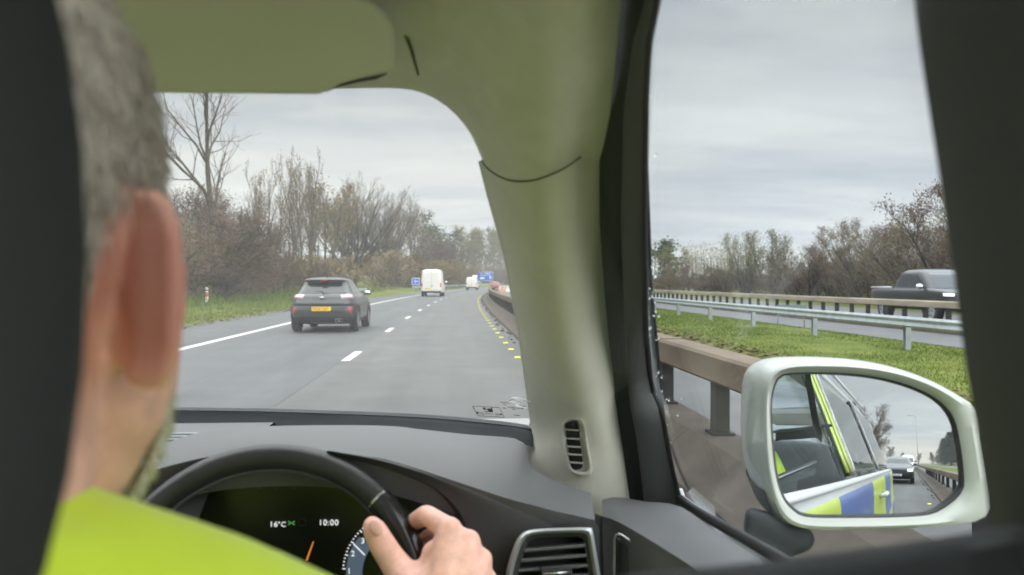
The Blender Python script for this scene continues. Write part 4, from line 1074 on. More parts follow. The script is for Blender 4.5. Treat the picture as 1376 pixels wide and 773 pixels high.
# thumbnail
q = MB(); n0, n1 = P(501.5, 703.5, .8985), P(508.5, 714.5, .8950); ax = (n1 - n0).normalized(); vw = (EYE - n0).normalized(); sd_ = ax.cross(vw).normalized(); up_ = sd_.cross(ax)
q.ell((n0 + n1) / 2 + up_ * -.0005, (.0062, .0092, .0022), Matrix((sd_, ax, up_)).transposed(), nu=16, nv=8)
q.build('thumbnail', M['nail'], person)
for s in (-1, 1):
    q = MB(); q.ell((HX + s * .031, .455, 1.345), (.012, .012, .012)); q.build('eye', M['sign_white'], person)
# jacket
jk = MB()
jk.ell((.388, .375, .93), (.205, .125, .25), nu=28, nv=18); jk.ell((.388, .385, .72), (.195, .14, .16), nu=24)
chain(jk, [((.425, .335, 1.213), .056), ((.490, .347, 1.181), .060), ((.560, .362, 1.134), .066), ((.60, .37, 1.092), .068)])
chain(jk, [((.355, .335, 1.205), .056), ((.285, .347, 1.180), .062), ((.215, .362, 1.146), .068), ((.18, .37, 1.105), .068)])
capsule(jk, (.22, .36, 1.08), (.56, .36, 1.08), .085, .085)
for k in range(20):
    a0, a1 = math.tau * k / 20, math.tau * (k + 1) / 20
    f_ = lambda a: (HX + .064 * math.cos(a), .337 + .066 * math.sin(a), 1.228 - .018 * math.sin(a))
    capsule(jk, f_(a0), f_(a1), .023, .023, 8)
def sleeve(Q, sh, el_):
    wr = Q(606, 872, .80); chain(jk, [(sh, .070), ((sh + el_) / 2 + Vector((.012, 0, .015)), .070), (el_, .056), (el_ * .4 + wr * .6, .048), (wr, .040)])
sleeve(Qr, Vector((.615, .37, 1.105)), Vector((.725, .53, .965))); sleeve(Ql, Vector((.185, .37, 1.105)), Vector((.125, .54, .895)))
fused(jk, 'hi_vis_jacket', M['hivis'], person, .005, 8)
tr = MB()
for s in (-1, 1): chain(tr, [((.388 + s * .09, .40, .665), .095), ((.388 + s * .11, .86, .70), .068), ((.388 + s * .10, 1.12, .43), .05), ((.388 + s * .10, 1.22, .40), .042)])
fused(tr, 'trousers', M['seat_fabric'], person, .012, 4)
# hair and beard: many short tapered strands
rnd = random.Random(21)
def strand(mb, p, d, ln, wd, bend):
    d = d.normalized(); s = d.orthogonal().normalized(); s2 = d.cross(s); a = [p + s * wd, p - s * wd * .5 + s2 * wd * .87, p - s * wd * .5 - s2 * wd * .87]
    mid = p + d * ln * .55 + bend * ln * .25; b_ = [mid + (q - p) * .7 for q in a]; tip = p + d * ln + bend * ln * .8
    i = [mb.vert(v) for v in a + b_ + [tip]]
    for k in range(3):
        j = (k + 1) % 3; mb.face((i[k], i[j], i[3 + j], i[3 + k])); mb.face((i[3 + k], i[3 + j], i[6]))
hair = MB(); hc_ = Vector((HX, .362, 1.386)); hr = Vector((.0765, .099, .113))
def hair_ok(p):
    if p.y > .40: return p.z > 1.40 + (p.y - .40) * .5
    if abs(p.x - HX) > .055 and p.y > .335 and p.z < 1.375: return False
    return p.z > 1.318 - .05 * max(0, (.36 - p.y) / .1) + rnd.uniform(-.022, .012)
n_ = 0
while n_ < 26000:
    v = Vector((rnd.gauss(0, 1), rnd.gauss(0, 1), rnd.gauss(0, 1))).normalized()
    p = hc_ + Vector((v.x * hr.x, v.y * hr.y, v.z * hr.z))
    if not hair_ok(p): continue
    nn = Vector((v.x / hr.x, v.y / hr.y, v.z / hr.z)).normalized()
    flow = Vector((0, -.5, -.9)) if v.z < .6 else Vector((0, -1, -.2))
    flow = (flow - nn * flow.dot(nn)).normalized()
    strand(hair, p - nn * .002, flow + nn * rnd.uniform(.12, .4) + Vector((rnd.gauss(0, .15), rnd.gauss(0, .15), rnd.gauss(0, .15))), rnd.uniform(.010, .018), .0006, Vector((0, -.1, -.4)))
    n_ += 1
cap = []
rows = []
for i in range(13):
    th = R(4 + 102 * i / 12); row = []
    for k in range(40):
        ph = math.tau * k / 40
        lim = float(np.interp(math.sin(ph), [-.45, -.05, .3], [1.0, .70, .50]))
        t2 = th * lim
        v = Vector((math.sin(t2) * math.cos(ph), math.sin(t2) * math.sin(ph), math.cos(t2)))
        row.append(hc_ + Vector((v.x * (hr.x + .001), v.y * (hr.y + .001), v.z * (hr.z + .001))))
    rows.append(row)
ids = hair.grid(rows, closed=True, flip=True); hair.face(ids[0])
tag(hair.build('hair', M['hair'], person, recalc=False))
bd = MB(); jc = Vector((HX, .400, 1.292)); jr = Vector((.0675, .072, .080)); n_ = 0
while n_ < 5200:
    v = Vector((rnd.gauss(0, 1), rnd.gauss(0, 1), rnd.gauss(0, 1))).normalized(); p = jc + Vector((v.x * jr.x, v.y * jr.y, v.z * jr.z))
    if p.y < .405 or p.z > 1.345 or (p.z > 1.30 and abs(p.x - HX) < .05) or p.y - .395 < (1.27 - p.z) * .2: continue
    if p.y < .425 and rnd.random() > (p.y - .405) / .02: continue
    nn = Vector((v.x / jr.x, v.y / jr.y, v.z / jr.z)).normalized()
    strand(bd, p + nn * .001, Vector((0, .1, -1)) - nn * 0 + nn * rnd.uniform(.2, .7) + Vector((rnd.gauss(0, .2), rnd.gauss(0, .2), rnd.gauss(0, .2))), rnd.uniform(.005, .010), .0005, Vector((0, 0, -.3)))
    n_ += 1
bd.build('beard', M['beard'], person, recalc=False)
# ================================================================== traffic
class Shell:
    """car body as a stack of rounded-rectangle contours: rows of (z, rear y, front y, half width)"""
    def __init__(s, rows, n=9.0):
        z = [r_[0] for r_ in rows]; s.z0, s.z1 = z[0], z[-1]; s.rows = np.array(rows, float); s.n = n
    def at(s, z): return [float(np.interp(z, s.rows[:, 0], s.rows[:, k])) for k in (1, 2, 3)]
    def pt(s, t, z, off=0.0):
        """t 0..4 round the contour: rear (left to right), right side (rear to front), front, left side"""
        ry, fy, hw = s.at(z); t %= 4; k = int(t); u = (t - k) * 2 - 1
        sx, sy = ((u, -1), (1, u), (-u, 1), (-1, -u))[k]
        q = (abs(sx) ** s.n + abs(sy) ** s.n) ** (1 / s.n); hl = (fy - ry) / 2
        # shrink the rounding length-wise
        px, py_ = sx / q, sy / q
        if abs(py_) > 0 and hl > hw: 
            e = hl - hw * .8; yy = py_ * hl
            yy = math.copysign(hl - (hl - abs(sy * hl / q)) * 1.0 * (hw / hl) ** .0, sy) if False else yy
        x = px * hw; y = (ry + fy) / 2 + py_ * hl
        return Vector((x, y, z)) + (Vector((px, py_ * .999, 0)).normalized() * off if off else Vector((0, 0, 0)))
    def body(s, name, m, parent, nz=44, nt_=20, zcut=None, cap=True):
        zs = np.linspace(s.z0, s.z1, nz); ts = []
        for k in range(4):
            e = [.5 - .5 * math.copysign(abs(math.cos(math.pi * i / nt_)) ** .6, math.cos(math.pi * i / nt_)) for i in range(nt_)]
            ts += [k + a for a in e]
        mb = MB(); ids = mb.grid([[s.pt(t, z) for t in ts] for z in zs], closed=True)
        mb.face(ids[0][::-1])
        if cap: mb.face(ids[-1])
        return mb.build(name, m, parent, angle=32)
    def patch(s, name, m, parent, t0, t1, zlo, zhi, off=.012, n=14, mz=8, skew=(0, 0, 0, 0)):
        """skew: shifts of t at lower-left, lower-right, upper-left, upper-right"""
        mb = MB(); rows = []
        for j in range(mz):
            g_ = j / (mz - 1); z = zlo + (zhi - zlo) * g_; a = t0 + skew[0] * (1 - g_) + skew[2] * g_; b = t1 + skew[1] * (1 - g_) + skew[3] * g_
            rows.append([s.pt(a + (b - a) * i / (n - 1), z, off) for i in range(n)])
        mb.grid(rows)
        # thickness back into the body
        rim = rows[0] + [r_[-1] for r_ in rows[1:]] + rows[-1][::-1][1:] + [r_[0] for r_ in rows[::-1]][1:-1]
        c_ = sum(rim, Vector()) / len(rim); cc_ = Vector((0, c_.y, c_.z)) if abs(c_.x) > .3 else Vector((c_.x, (s.at(c_.z)[0] + s.at(c_.z)[1]) / 2, c_.z))
        mb.grid([rim, [p + (Vector((0, 1, 0)) if t1 <= 1.0 else Vector((0, -1, 0)) if 2 <= t0 and t1 <= 3 else Vector((-math.copysign(1, p.x), 0, 0))) * (off * 1.6) for p in rim]], closed=True)
        return mb.build(name, m, parent, angle=50)
def wheel(parent, x, y, r_, wd, rim='silver'):
    w_ = MB(); s = 1 if x > 0 else -1; c = (x, y, r_)
    w_.lathe(c, (s, 0, 0), [(r_ * .62, -wd / 2), (r_ * .93, -wd / 2), (r_, -wd * .36), (r_, wd * .36), (r_ * .93, wd / 2), (r_ * .66, wd / 2), (r_ * .64, wd * .3), (r_ * .2, wd * .25), (0.001, wd * .25)], 28)
    o = w_.build('wheel', M['rubber'], parent, angle=40)
    q = MB()
    for k in range(10):
        a = math.tau * k / 10; d = Vector((0, math.cos(a), math.sin(a))); e = Vector((0, -math.sin(a), math.cos(a))); cx_ = Vector((x + s * wd * .40, y, r_))
        q.prism([cx_ + d * .05 + e * .025, cx_ + d * .05 - e * .025, cx_ + d * r_ * .64 - e * .03, cx_ + d * r_ * .64 + e * .03], [p - Vector((s * .03, 0, 0)) for p in [cx_ + d * .05 + e * .025, cx_ + d * .05 - e * .025, cx_ + d * r_ * .64 - e * .03, cx_ + d * r_ * .64 + e * .03]])
    q.lathe((x, y, r_), (s, 0, 0), [(r_ * .60, wd * .44), (r_ * .66, wd * .47), (r_ * .68, wd * .40)], 28)
    q.build('rim', M[rim], o, angle=40); return o
def mirrors(parent, x, y, z, m, sc=1.0):
    for s in (-1, 1):
        q = MB(); q.ell((s * (x + .12 * sc), y, z), (.11 * sc, .07 * sc, .075 * sc), nu=14, nv=10); q.tube([(s * (x - .03), y + .02, z - .05), (s * (x + .1 * sc), y, z - .03)], .025, 6)
        o = q.build('door_mirror', m, parent)
        q = MB(); q.ell((s * (x + .12 * sc), y - .04 * sc, z), (.09 * sc, .045 * sc, .058 * sc)); q.build('mirror_glass', M['chrome'], o)
def plate(parent, c, m='plate_yellow', wd=.52, ht=.11, face=-1):
    q = MB(); q.box(c, (wd, .012, ht)); o = q.build('number_plate', M[m], parent, smooth=False)
    q = MB(); xs = [-.205, -.150, -.095, -.04, .045, .10, .155]
    for k, x in enumerate(xs):
        u = Vector(c) + Vector((x, face * .010, 0)); hh = ht * .62
        q.box(u + Vector((-.014, 0, 0)), (.009, .006, hh)); q.box(u + Vector((0, 0, hh * (.5, .0, .45, -.45)[k % 4] * .95)), (.026, .006, .012)); 
        if k % 3 != 1: q.box(u + Vector((.012, 0, hh * .2 * (-1) ** k)), (.009, .006, hh * .6))
    q.build('plate_characters', M['plate_ink'], o, smooth=False)

# ---- dark grey hatchback
hb_ = empty('hatchback_car'); tag(hb_, 'dark grey hatchback with a yellow rear plate driving ahead in the left lane', 'car')
sh = Shell([(.22, .45, 3.9, .70), (.27, .20, 4.05, .82), (.34, .08, 4.14, .875), (.44, .02, 4.18, .895), (.56, .0, 4.2, .90), (.62, .0, 4.2, .903), (.70, .05, 4.18, .905), (.735, .075, 4.17, .905), (.76, .055, 4.16, .905), (.80, .05, 4.15, .902), (.84, .07, 4.10, .895),
            (.92, .11, 3.95, .885), (.98, .13, 3.55, .87), (1.03, .18, 3.1, .825), (1.07, .27, 2.95, .765), (1.2, .43, 2.65, .70), (1.32, .57, 2.40, .648), (1.40, .62, 2.22, .61), (1.425, .56, 2.15, .60), (1.445, .50, 2.1, .585), (1.465, .52, 2.02, .56), (1.495, .68, 1.85, .49), (1.518, .95, 1.6, .38), (1.53, 1.2, 1.4, .2)], 6.5)
sh.body('body', M['puma_paint'], hb_, nz=60)
sh.patch('rear_bumper', M['cladding'], hb_, 0.0, 1.0, .24, .43, .008, 24, 8)
for tt in ((1.02, 1.98), (3.02, 3.98)): sh.patch('side_skirt', M['cladding'], hb_, tt[0], tt[1], .24, .36, .008, 30, 5)
rw = sh.patch('rear_window', M['car_glass'], hb_, .10, .90, 1.085, 1.405, .012, 20, 10, (-.015, .015, .05, -.05))
q = MB(); q.tube([(.02, .23, 1.075), (.0, .30, 1.115), (-.22, .35, 1.14)], [.018, .012, .008], 6); q.build('wiper', M['black'], rw)
q = MB(); q.box((0, .49, 1.435), (.16, .03, .025)); q.build('brake_light', M['lamp_red'], rw, smooth=False)
for (a, b) in ((-.06, .20), (.80, 1.06)):
    q = MB(); lo_, hi_ = .935, 1.045; rows = []
    for j in range(8):
        z = lo_ + (hi_ - lo_) * j / 7; rows.append([sh.pt(a + (b - a) * i / 15, z + (.02 if 0 else 0), .022 * math.sin(math.pi * i / 15) ** .5 * math.sin(math.pi * (.15 + .7 * j / 7))) for i in range(16)])
    q.grid(rows); tl = q.build('tail_light', M['lamp_clear'], hb_)
    q = MB(); rows = [[sh.pt(a + (b - a) * i / 15, z, .028) for i in range(2, 14)] for z in (.962, .975)]; q.grid(rows); q.build('red_lens', M['lamp_red'], tl)
for (a, b) in ((.015, .085), (.915, .985)): sh.patch('reflector', M['lamp_red'], hb_, a, b, .55, .70, .012, 6, 5)
sh.patch('plate_recess', M['cladding'], hb_, .10, .90, .585, .715, .004, 16, 5, (.05, -.05, 0, 0))
plate(hb_, (0, -.012, .655)); 
q = MB(); q.ell((0, .075, .965), (.065, .02, .027)); q.build('badge', M['silver'], hb_)
sh.patch('skid_plate', M['silver'], hb_, .30, .76, .248, .285, .014, 14, 3)
q = MB(); q.lathe((.42, .03, .34), (0, -1, 0), [(.045, -.05), (.05, .03), (.04, .03), (.038, -.04)], 16); q.lathe((.52, .03, .34), (0, -1, 0), [(.045, -.05), (.05, .03), (.04, .03), (.038, -.04)], 16); q.build('exhaust', M['chrome'], hb_, angle=40)
for (t0, t1, sk) in ((1.18, 1.42, (-.02, .0, .02, -.01)), (1.435, 1.66, (0, .05, .01, -.06))):
    sh.patch('side_window', M['car_glass'], hb_, t0, t1, 1.09, 1.39, .010, 10, 8, sk)
    sh.patch('side_window', M['car_glass'], hb_, 5 - t1 + 0, 5 - t0 + 0, 1.09, 1.39, .010, 10, 8, (-sk[1], -sk[0], -sk[3], -sk[2])) if False else sh.patch('side_window', M['car_glass'], hb_, 3 + (2 - t1), 3 + (2 - t0), 1.09, 1.39, .010, 10, 8, (-sk[1], -sk[0], -sk[3], -sk[2]))
sh.patch('windscreen', M['car_glass'], hb_, 2.08, 2.92, 1.06, 1.42, .012, 16, 8, (0, 0, .05, -.05))
q = MB(); q.prism([(.02, 1.0, 1.53), (.02, 1.16, 1.53), (.01, .98, 1.60)], [(-.02, 1.0, 1.53), (-.02, 1.16, 1.53), (-.01, .98, 1.60)]); q.build('aerial', M['black'], hb_, smooth=False)
mirrors(hb_, .82, 2.75, 1.07, M['puma_paint'])
for x in (-.80, .80):
    for y in (.80, 3.40): 
        wheel(hb_, x, y, .335, .22)
        q = MB(); s = 1 if x > 0 else -1
        q.grid([[(s * (sh.at(.336 + rr_ * math.sin(R(a)))[2] + .006), y + rr_ * math.cos(R(a)), .336 + rr_ * math.sin(R(a))) for a in range(-8, 189, 7)] for rr_ in (.36, .43)])
        q.build('arch_trim', M['cladding'], hb_, solid=.01)
hb_.scale = (.97, .97, .97); hb_.location = rd(-3.0, 22.9); hb_.rotation_euler.z = R(-.6)

# ---- vans
def van(name, label, lc, hgt=2.55, ln=5.6, hw=1.0, panel='van_white'):
    t = empty(name); tag(t, label, 'van', 'vans ahead')
    h = hgt
    s = Shell([(.34, .10, ln - .3, hw * .93), (.42, .02, ln - .05, hw * .97), (.62, .0, ln, hw), (.95, .02, ln, hw), (1.1, .03, ln - .5, hw * .995), (1.3, .05, ln - .9, hw * .985), (h * .72, .09, ln - 1.45, hw * .95), (h * .88, .13, ln - 1.9, hw * .90), (h * .955, .17, ln - 2.2, hw * .84), (h * .985, .26, ln - 2.5, hw * .74), (h, .5, ln - 2.8, hw * .5)], 11)
    s.body('body', M[panel], t, nz=46)
    s.patch('rear_bumper', M['cladding'], t, .0, 1.0, .36, .52, .02, 22, 4)
    q = MB(); q.tube([s.pt(.5, z, .008) for z in np.linspace(.56, h * .94, 14)], .008, 6); q.build('door_gap', M['seam'], t)
    q = MB(); q.tube([s.pt(.05 + .9 * k / 16, h * .60, .006) for k in range(17)], .006, 6); q.tube([s.pt(.05 + .9 * k / 16, h * .8, .006) for k in range(17)], .005, 6); q.build('door_swage', M['sign_white'], t)
    for (a, b) in ((.015, .085), (.915, .985)): s.patch('tail_light', M['lamp_red'], t, a, b, .88, 1.28, .015, 6, 6)
    plate(t, (-.32, -.0, .74)); 
    q = MB(); q.box((.08, .02, 1.02), (.05, .05, .22)); q.build('door_handle', M['cladding'], t, smooth=False)
    mirrors(t, hw, ln - 1.35, 1.35, M['black'], 1.5)
    for tt in ((1.70, 1.86), (3.14, 3.30)): s.patch('side_window', M['car_glass'], t, tt[0], tt[1], 1.25, h * .75, .01, 8, 6, (0, 0.03, -.02, -.04) if tt[0] < 2 else (-.03, 0, .04, .02))
    s.patch('windscreen', M['car_glass'], t, 2.06, 2.94, 1.2, h * .80, .012, 12, 8)
    for x in (-hw * .86, hw * .86):
        for y in (.95, ln - .95): wheel(t, x, y, .35, .22, 'galv')
    t.location = lc; return t
v1 = van('white_van', 'nearer and taller white panel van in the left lane', rd(-2.98, 80.5)); v1.rotation_euler.z = R(-2.2)
v2 = van('white_van', 'more distant smaller white van near the blue motorway sign', rd(-2.6, 150), 2.25, 5.0, .98); v2.rotation_euler.z = R(-5)
q = MB(); q.box((.45, 2.6, 2.42), (.8, 1.6, .3)); q.build('roof_box', M['sign_white'], v2, smooth=False, bevel=.06)
# ---- distant red car
def small_car(name, label, lc, rz, m, lights=False, group=None):
    t = empty(name, lc, rz); tag(t, label, 'car', group)
    s = Shell([(.24, .3, 4.0, .74), (.34, .05, 4.25, .86), (.55, .0, 4.3, .89), (.80, .03, 4.25, .90), (.92, .08, 4.05, .87), (1.0, .15, 3.4, .83), (1.06, .22, 3.05, .78), (1.25, .45, 2.7, .70), (1.38, .62, 2.4, .64), (1.45, .85, 2.15, .54), (1.48, 1.2, 1.7, .35)])
    s.body('body', m, t, nz=40)
    s.patch('rear_window', M['car_glass'], t, .1, .9, 1.05, 1.36, .01, 12, 6); s.patch('windscreen', M['car_glass'], t, 2.08, 2.92, 1.05, 1.38, .01, 12, 8, (0, 0, .03, -.03))
    for t0, t1 in ((1.2, 1.66), (3.34, 3.8)): s.patch('side_window', M['car_glass'], t, t0, t1, 1.07, 1.35, .008, 10, 6, (0, 0, .02, -.05) if t0 < 2 else (0, 0, .05, -.02))
    for a, b in ((.02, .2), (.8, .98)): s.patch('tail_light', M['lamp_red'], t, a, b, .78, .92, .012, 6, 4)
    plate(t, (0, -.008, .6)); s.patch('rear_bumper', M['cladding'], t, 0, 1, .26, .40, .01, 12, 3)
    s.patch('front_bumper', M['cladding'], t, 2.12, 2.88, .30, .46, .012, 12, 3); s.patch('grille', M['black'], t, 2.25, 2.75, .56, .72, .014, 10, 4)
    for a, b in ((2.03, 2.2), (2.8, 2.97)): s.patch('headlight', M['headlight'] if lights else M['lamp_clear'], t, a, b, .68, .80, .016, 6, 4)
    if lights: plate(t, (0, 4.305, .48), 'sign_white', face=1)
    mirrors(t, .82, 2.8, 1.04, m)
    for x in (-.78, .78):
        for y in (.8, 3.4): wheel(t, x, y, .32, .21)
    return t
small_car('red_car', 'distant red car half hidden behind the bend of the crash barrier', rd(.55, 168), R(-6), M['red_paint'])
small_car('dark_car', 'dark car with its headlights on, following behind and seen in the wing mirror', rd(.5, -18.5), 0, M['dark_paint'], True)
# van following behind
fv = van('white_van', 'white van with a headlight on, following behind and seen in the wing mirror', rd(.9, -47), 2.3, 5.2, .98)
for s in (-1, 1):
    q = MB(); q.ell((s * .74, 5.17, .86), (.15, .05, .11)); q.build('headlight', M['headlight'], fv)
q = MB(); q.box((0, 5.2, .66), (1.5, .05, .2)); q.build('front_bumper', M['cladding'], fv, smooth=False)

# ---- pickup on the opposite carriageway, nose towards us (-Y): built with its front at low y
pk = empty('pickup_truck'); tag(pk, 'dark grey pickup truck with its headlight lit coming the other way', 'pickup truck')
s = Shell([(.40, .25, 5.15, .82), (.50, .06, 5.3, .93), (.70, .0, 5.35, .96), (.92, .04, 5.35, .965), (1.0, .10, 5.33, .96), (1.06, .22, 5.32, .945), (1.10, .5, 5.31, .92), (1.13, .95, 5.31, .90)], 11)
s.body('body', M['pickup_paint'], pk, nz=36)
sc_ = Shell([(1.10, 1.00, 3.75, .90), (1.2, 1.15, 3.72, .865), (1.4, 1.45, 3.62, .80), (1.58, 1.72, 3.5, .735), (1.70, 1.95, 3.4, .68), (1.77, 2.15, 3.25, .58), (1.80, 2.45, 2.95, .35)], 10)
cb = sc_.body('cab', M['pickup_paint'], pk, nz=24)
sc_.patch('windscreen', M['car_glass'], cb, .07, .93, 1.15, 1.66, .012, 14, 8, (0, 0, .02, -.02)); sc_.patch('rear_window', M['car_glass'], cb, 2.1, 2.9, 1.2, 1.62, .012, 10, 6)
for a, b, sk in ((3.06, 3.40, (0, 0, .05, 0)), (3.44, 3.84, (0, 0.02, 0, -.10))): sc_.patch('side_window', M['car_glass'], cb, a, b, 1.19, 1.63, .010, 10, 7, sk)
for a, b, sk in ((1.60, 1.94, (0, 0, 0, -.05)), (1.16, 1.56, (-.02, 0, .10, 0))): sc_.patch('side_window', M['car_glass'], cb, a, b, 1.19, 1.63, .010, 10, 7, sk)
q = MB(); q.box((0, 4.5, 1.145), (1.66, 1.45, .05)); q.build('bed_cover', M['black'], pk, smooth=False)
for x in (-.9, .9):
    q = MB(); q.tube([(x * .98, 3.75, 1.16), (x * .98, 5.25, 1.155)], .03, 8); q.build('bed_rail', M['silver'], pk)
q = MB()
for a, b in ((.0, .20), (.80, 1.0)): pass
for a, b in ((-.03, .13), (.87, 1.03)): s.patch('headlight', M['headlight'], pk, a, b, .90, .98, .014, 8, 4)
s.patch('grille', M['black'], pk, .24, .76, .74, 1.0, .016, 12, 5); s.patch('front_bumper', M['cladding'], pk, .03, .97, .44, .62, .02, 16, 4)
for a, b in ((2.0, 2.08), (2.92, 3.0)): s.patch('tail_light', M['lamp_red'], pk, a, b, .85, 1.08, .014, 5, 4)
plate(pk, (0, -.035, .56), 'sign_white'); mirrors(pk, .90, 1.55, 1.20, M['chrome'], 1.2)
for x in (-.84, .84):
    for y in (1.0, 4.2): wheel(pk, x, y, .40, .26)
pk.location = rd(17.2, 26.4)
# ================================================================== trees and shrubs
def leaf_quads(mb, p, n, rad, size, rnd):
    for _ in range(n):
        q = p + Vector((rnd.gauss(0, rad), rnd.gauss(0, rad), rnd.gauss(0, rad * .8)))
        u = Vector((rnd.gauss(0, 1), rnd.gauss(0, 1), rnd.gauss(0, 1))).normalized(); v = u.orthogonal().normalized()
        s = size * rnd.uniform(.6, 1.4); mb.poly([q - u * s, q - v * s * .6, q + u * s, q + v * s * .6])
def tree_mesh(seed, H, trunk_h=.35, r0=.16, limbs=5, spread=42, kids=(5, 5, 4), ratio=.58, up=.25, leader=True, stems=1, stem_spread=.25,
              leaves=0, lsize=.08, lrad=.18, leaf_p=.6, rmin=.012, jit=.16, fan=None):
    rnd = random.Random(seed); tk, cr, lf = MB(), MB(), MB(); cr.mi = 0
    nl = len(kids)
    def branch(p, d, ln, r_, lvl, tstart):
        n = 5 if lvl == 0 else 4 if lvl == 1 else 3; pts = [p.copy()]; rad = [r_]; q = p.copy(); dd = d.normalized()
        for k in range(n):
            dd = (dd + Vector((rnd.gauss(0, jit * (1 if lvl or not leader else .35)), rnd.gauss(0, jit * (1 if lvl or not leader else .35)), rnd.gauss(0, jit) + (up if lvl else .05) * .5))).normalized()
            q = q + dd * ln / n; pts.append(q.copy()); rad.append(max(r_ * (1 - (k + 1) / n * .8), rmin))
        (tk if lvl <= 1 else cr).tube(pts, rad, 7 if lvl == 0 else 5 if lvl == 1 else 3, caps=False)
        if lvl >= nl:
            if leaves and rnd.random() < leaf_p: leaf_quads(lf, pts[-1].lerp(pts[-2], rnd.random()), leaves, lrad, lsize, rnd)
            return
        for k in range(kids[lvl]):
            t = tstart + (1 - tstart) * (k + rnd.random() * .8) / kids[lvl]; t = min(t, .99); f = t * n; i = min(int(f), n - 1)
            c = pts[i].lerp(pts[i + 1], f - i); par = (pts[i + 1] - pts[i]).normalized(); az = rnd.uniform(0, math.tau)
            o = par.orthogonal().normalized(); o2 = par.cross(o); sp = R(spread * rnd.uniform(.7, 1.25)) * (1 - .35 * t)
            nd = par * math.cos(sp) + (o * math.cos(az) + o2 * math.sin(az)) * math.sin(sp); nd.z += up * .5
            if leader and lvl == 0: l2 = H * (.42 - .24 * (t - tstart) / (1 - tstart)) * rnd.uniform(.8, 1.2)
            else: l2 = ln * ratio * (1 - .35 * t) * rnd.uniform(.75, 1.2)
            branch(c, nd, l2, max(rad[i] * (.55 if lvl else .6), rmin), lvl + 1, .3)
    for s_ in range(stems):
        a = rnd.uniform(0, math.tau) + s_ * math.tau / stems; d = Vector((math.cos(a) * stem_spread, math.sin(a) * stem_spread, 1)) if stems > 1 else Vector((rnd.gauss(0, .03), rnd.gauss(0, .03), 1))
        b0 = Vector((math.cos(a), math.sin(a), 0)) * (.12 * stems ** .5 if stems > 1 else 0) + Vector((0, 0, -.3))
        if leader: branch(b0, d, H * rnd.uniform(.85, 1.0), r0, 0, trunk_h)
        else:
            tp = b0 + d.normalized() * H * trunk_h; tk.tube([b0, b0.lerp(tp, .5) + Vector((rnd.gauss(0, .05), rnd.gauss(0, .05), 0)), tp], [r0 * 1.25, r0, r0 * .9], 8, caps=False)
            for k in range(limbs):
                az = math.tau * (k + rnd.uniform(-.25, .25)) / limbs; sp = R(spread * rnd.uniform(.5, 1.15)) if k else R(6)
                branch(tp - d.normalized() * rnd.uniform(0, .12) * H * trunk_h, Vector((math.sin(sp) * math.cos(az), math.sin(sp) * math.sin(az), math.cos(sp))), H * (1 - trunk_h) * (rnd.uniform(.72, .95) if fan is None else fan * rnd.uniform(.95, 1.05)), r0 * .6, 0, .22)
    return tk, cr, lf
LIB = {}
def lib(key, tk, cr, lf, bark, twig, leaf):
    me = []
    o = tk.build('trunk', M[bark], None, recalc=False); me.append(o.data); bpy.data.objects.remove(o)
    off = len(cr.v); cr.v += lf.v; cr.f += [tuple(i + off for i in f) for f in lf.f]; cr.m = [0] * (len(cr.f) - len(lf.f)) + [1] * len(lf.f)
    o = cr.build('crown', [M[twig], M[leaf]], None, smooth=False, recalc=False); me.append(o.data); bpy.data.objects.remove(o)
    hs = max(v[2] for v in tk.v + cr.v); LIB[key] = (me, hs)
lib('wide', *tree_mesh(12, 13.5, .34, .24, 5, 50, (11, 8, 5), .52, .22, leader=True, rmin=.008), 'bark', 'twig', 'leaf_yellow')
lib('slim', *tree_mesh(5, 11.5, .15, .11, 5, 30, (14, 6, 3), .5, .5, stems=4, stem_spread=.13, leaves=3, lsize=.08, lrad=.24, leaf_p=.26, rmin=.009), 'bark', 'twig', 'leaf_yellow')
lib('slim2', *tree_mesh(6, 11.5, .2, .10, 5, 34, (13, 5, 3), .5, .45, stems=3, stem_spread=.16, leaves=3, lsize=.09, lrad=.26, leaf_p=.22, rmin=.009), 'bark', 'twig', 'leaf_olive')
lib('vase', *tree_mesh(8, 14.0, .20, .22, 10, 46, (10, 8, 6), .46, .20, leader=False, stems=2, stem_spread=.14, rmin=.009, jit=.085, fan=.8), 'bark_dark', 'twig', 'leaf_yellow')
lib('yellow', *tree_mesh(11, 8.0, .15, .09, 5, 40, (14, 6, 3), .55, .3, stems=3, stem_spread=.2, leaves=5, lsize=.09, lrad=.28, leaf_p=.55, rmin=.010), 'bark', 'twig', 'leaf_yellow')
lib('redbush', *tree_mesh(13, 5.0, .02, .05, 5, 55, (13, 7, 4), .6, .2, stems=8, stem_spread=.5, leaves=8, lsize=.036, lrad=.22, leaf_p=.75, rmin=.010, jit=.22), 'bark_dark', 'twig_red', 'leaf_red')
lib('redbush2', *tree_mesh(14, 5.0, .02, .05, 5, 58, (13, 7, 4), .6, .2, stems=8, stem_spread=.6, leaves=8, lsize=.036, lrad=.24, leaf_p=.75, rmin=.010, jit=.22), 'bark_dark', 'twig_red', 'leaf_olive')
lib('lowyellow', *tree_mesh(17, 4.5, .02, .05, 5, 55, (12, 6, 3), .6, .2, stems=6, stem_spread=.5, leaves=5, lsize=.08, lrad=.22, leaf_p=.8, rmin=.012, jit=.2), 'bark', 'twig', 'leaf_orange')
lib('far', *tree_mesh(19, 15.0, .18, .2, 5, 46, (15, 6, 3), .55, .25, stems=2, stem_spread=.12, leaves=5, lsize=.22, lrad=.5, leaf_p=.75, rmin=.025), 'bark', 'twig', 'leaf_olive')
lib('far2', *tree_mesh(23, 15.0, .14, .2, 5, 50, (15, 6, 3), .55, .25, stems=3, stem_spread=.15, leaves=6, lsize=.2, lrad=.5, leaf_p=.45, rmin=.028), 'bark', 'twig', 'leaf_green')
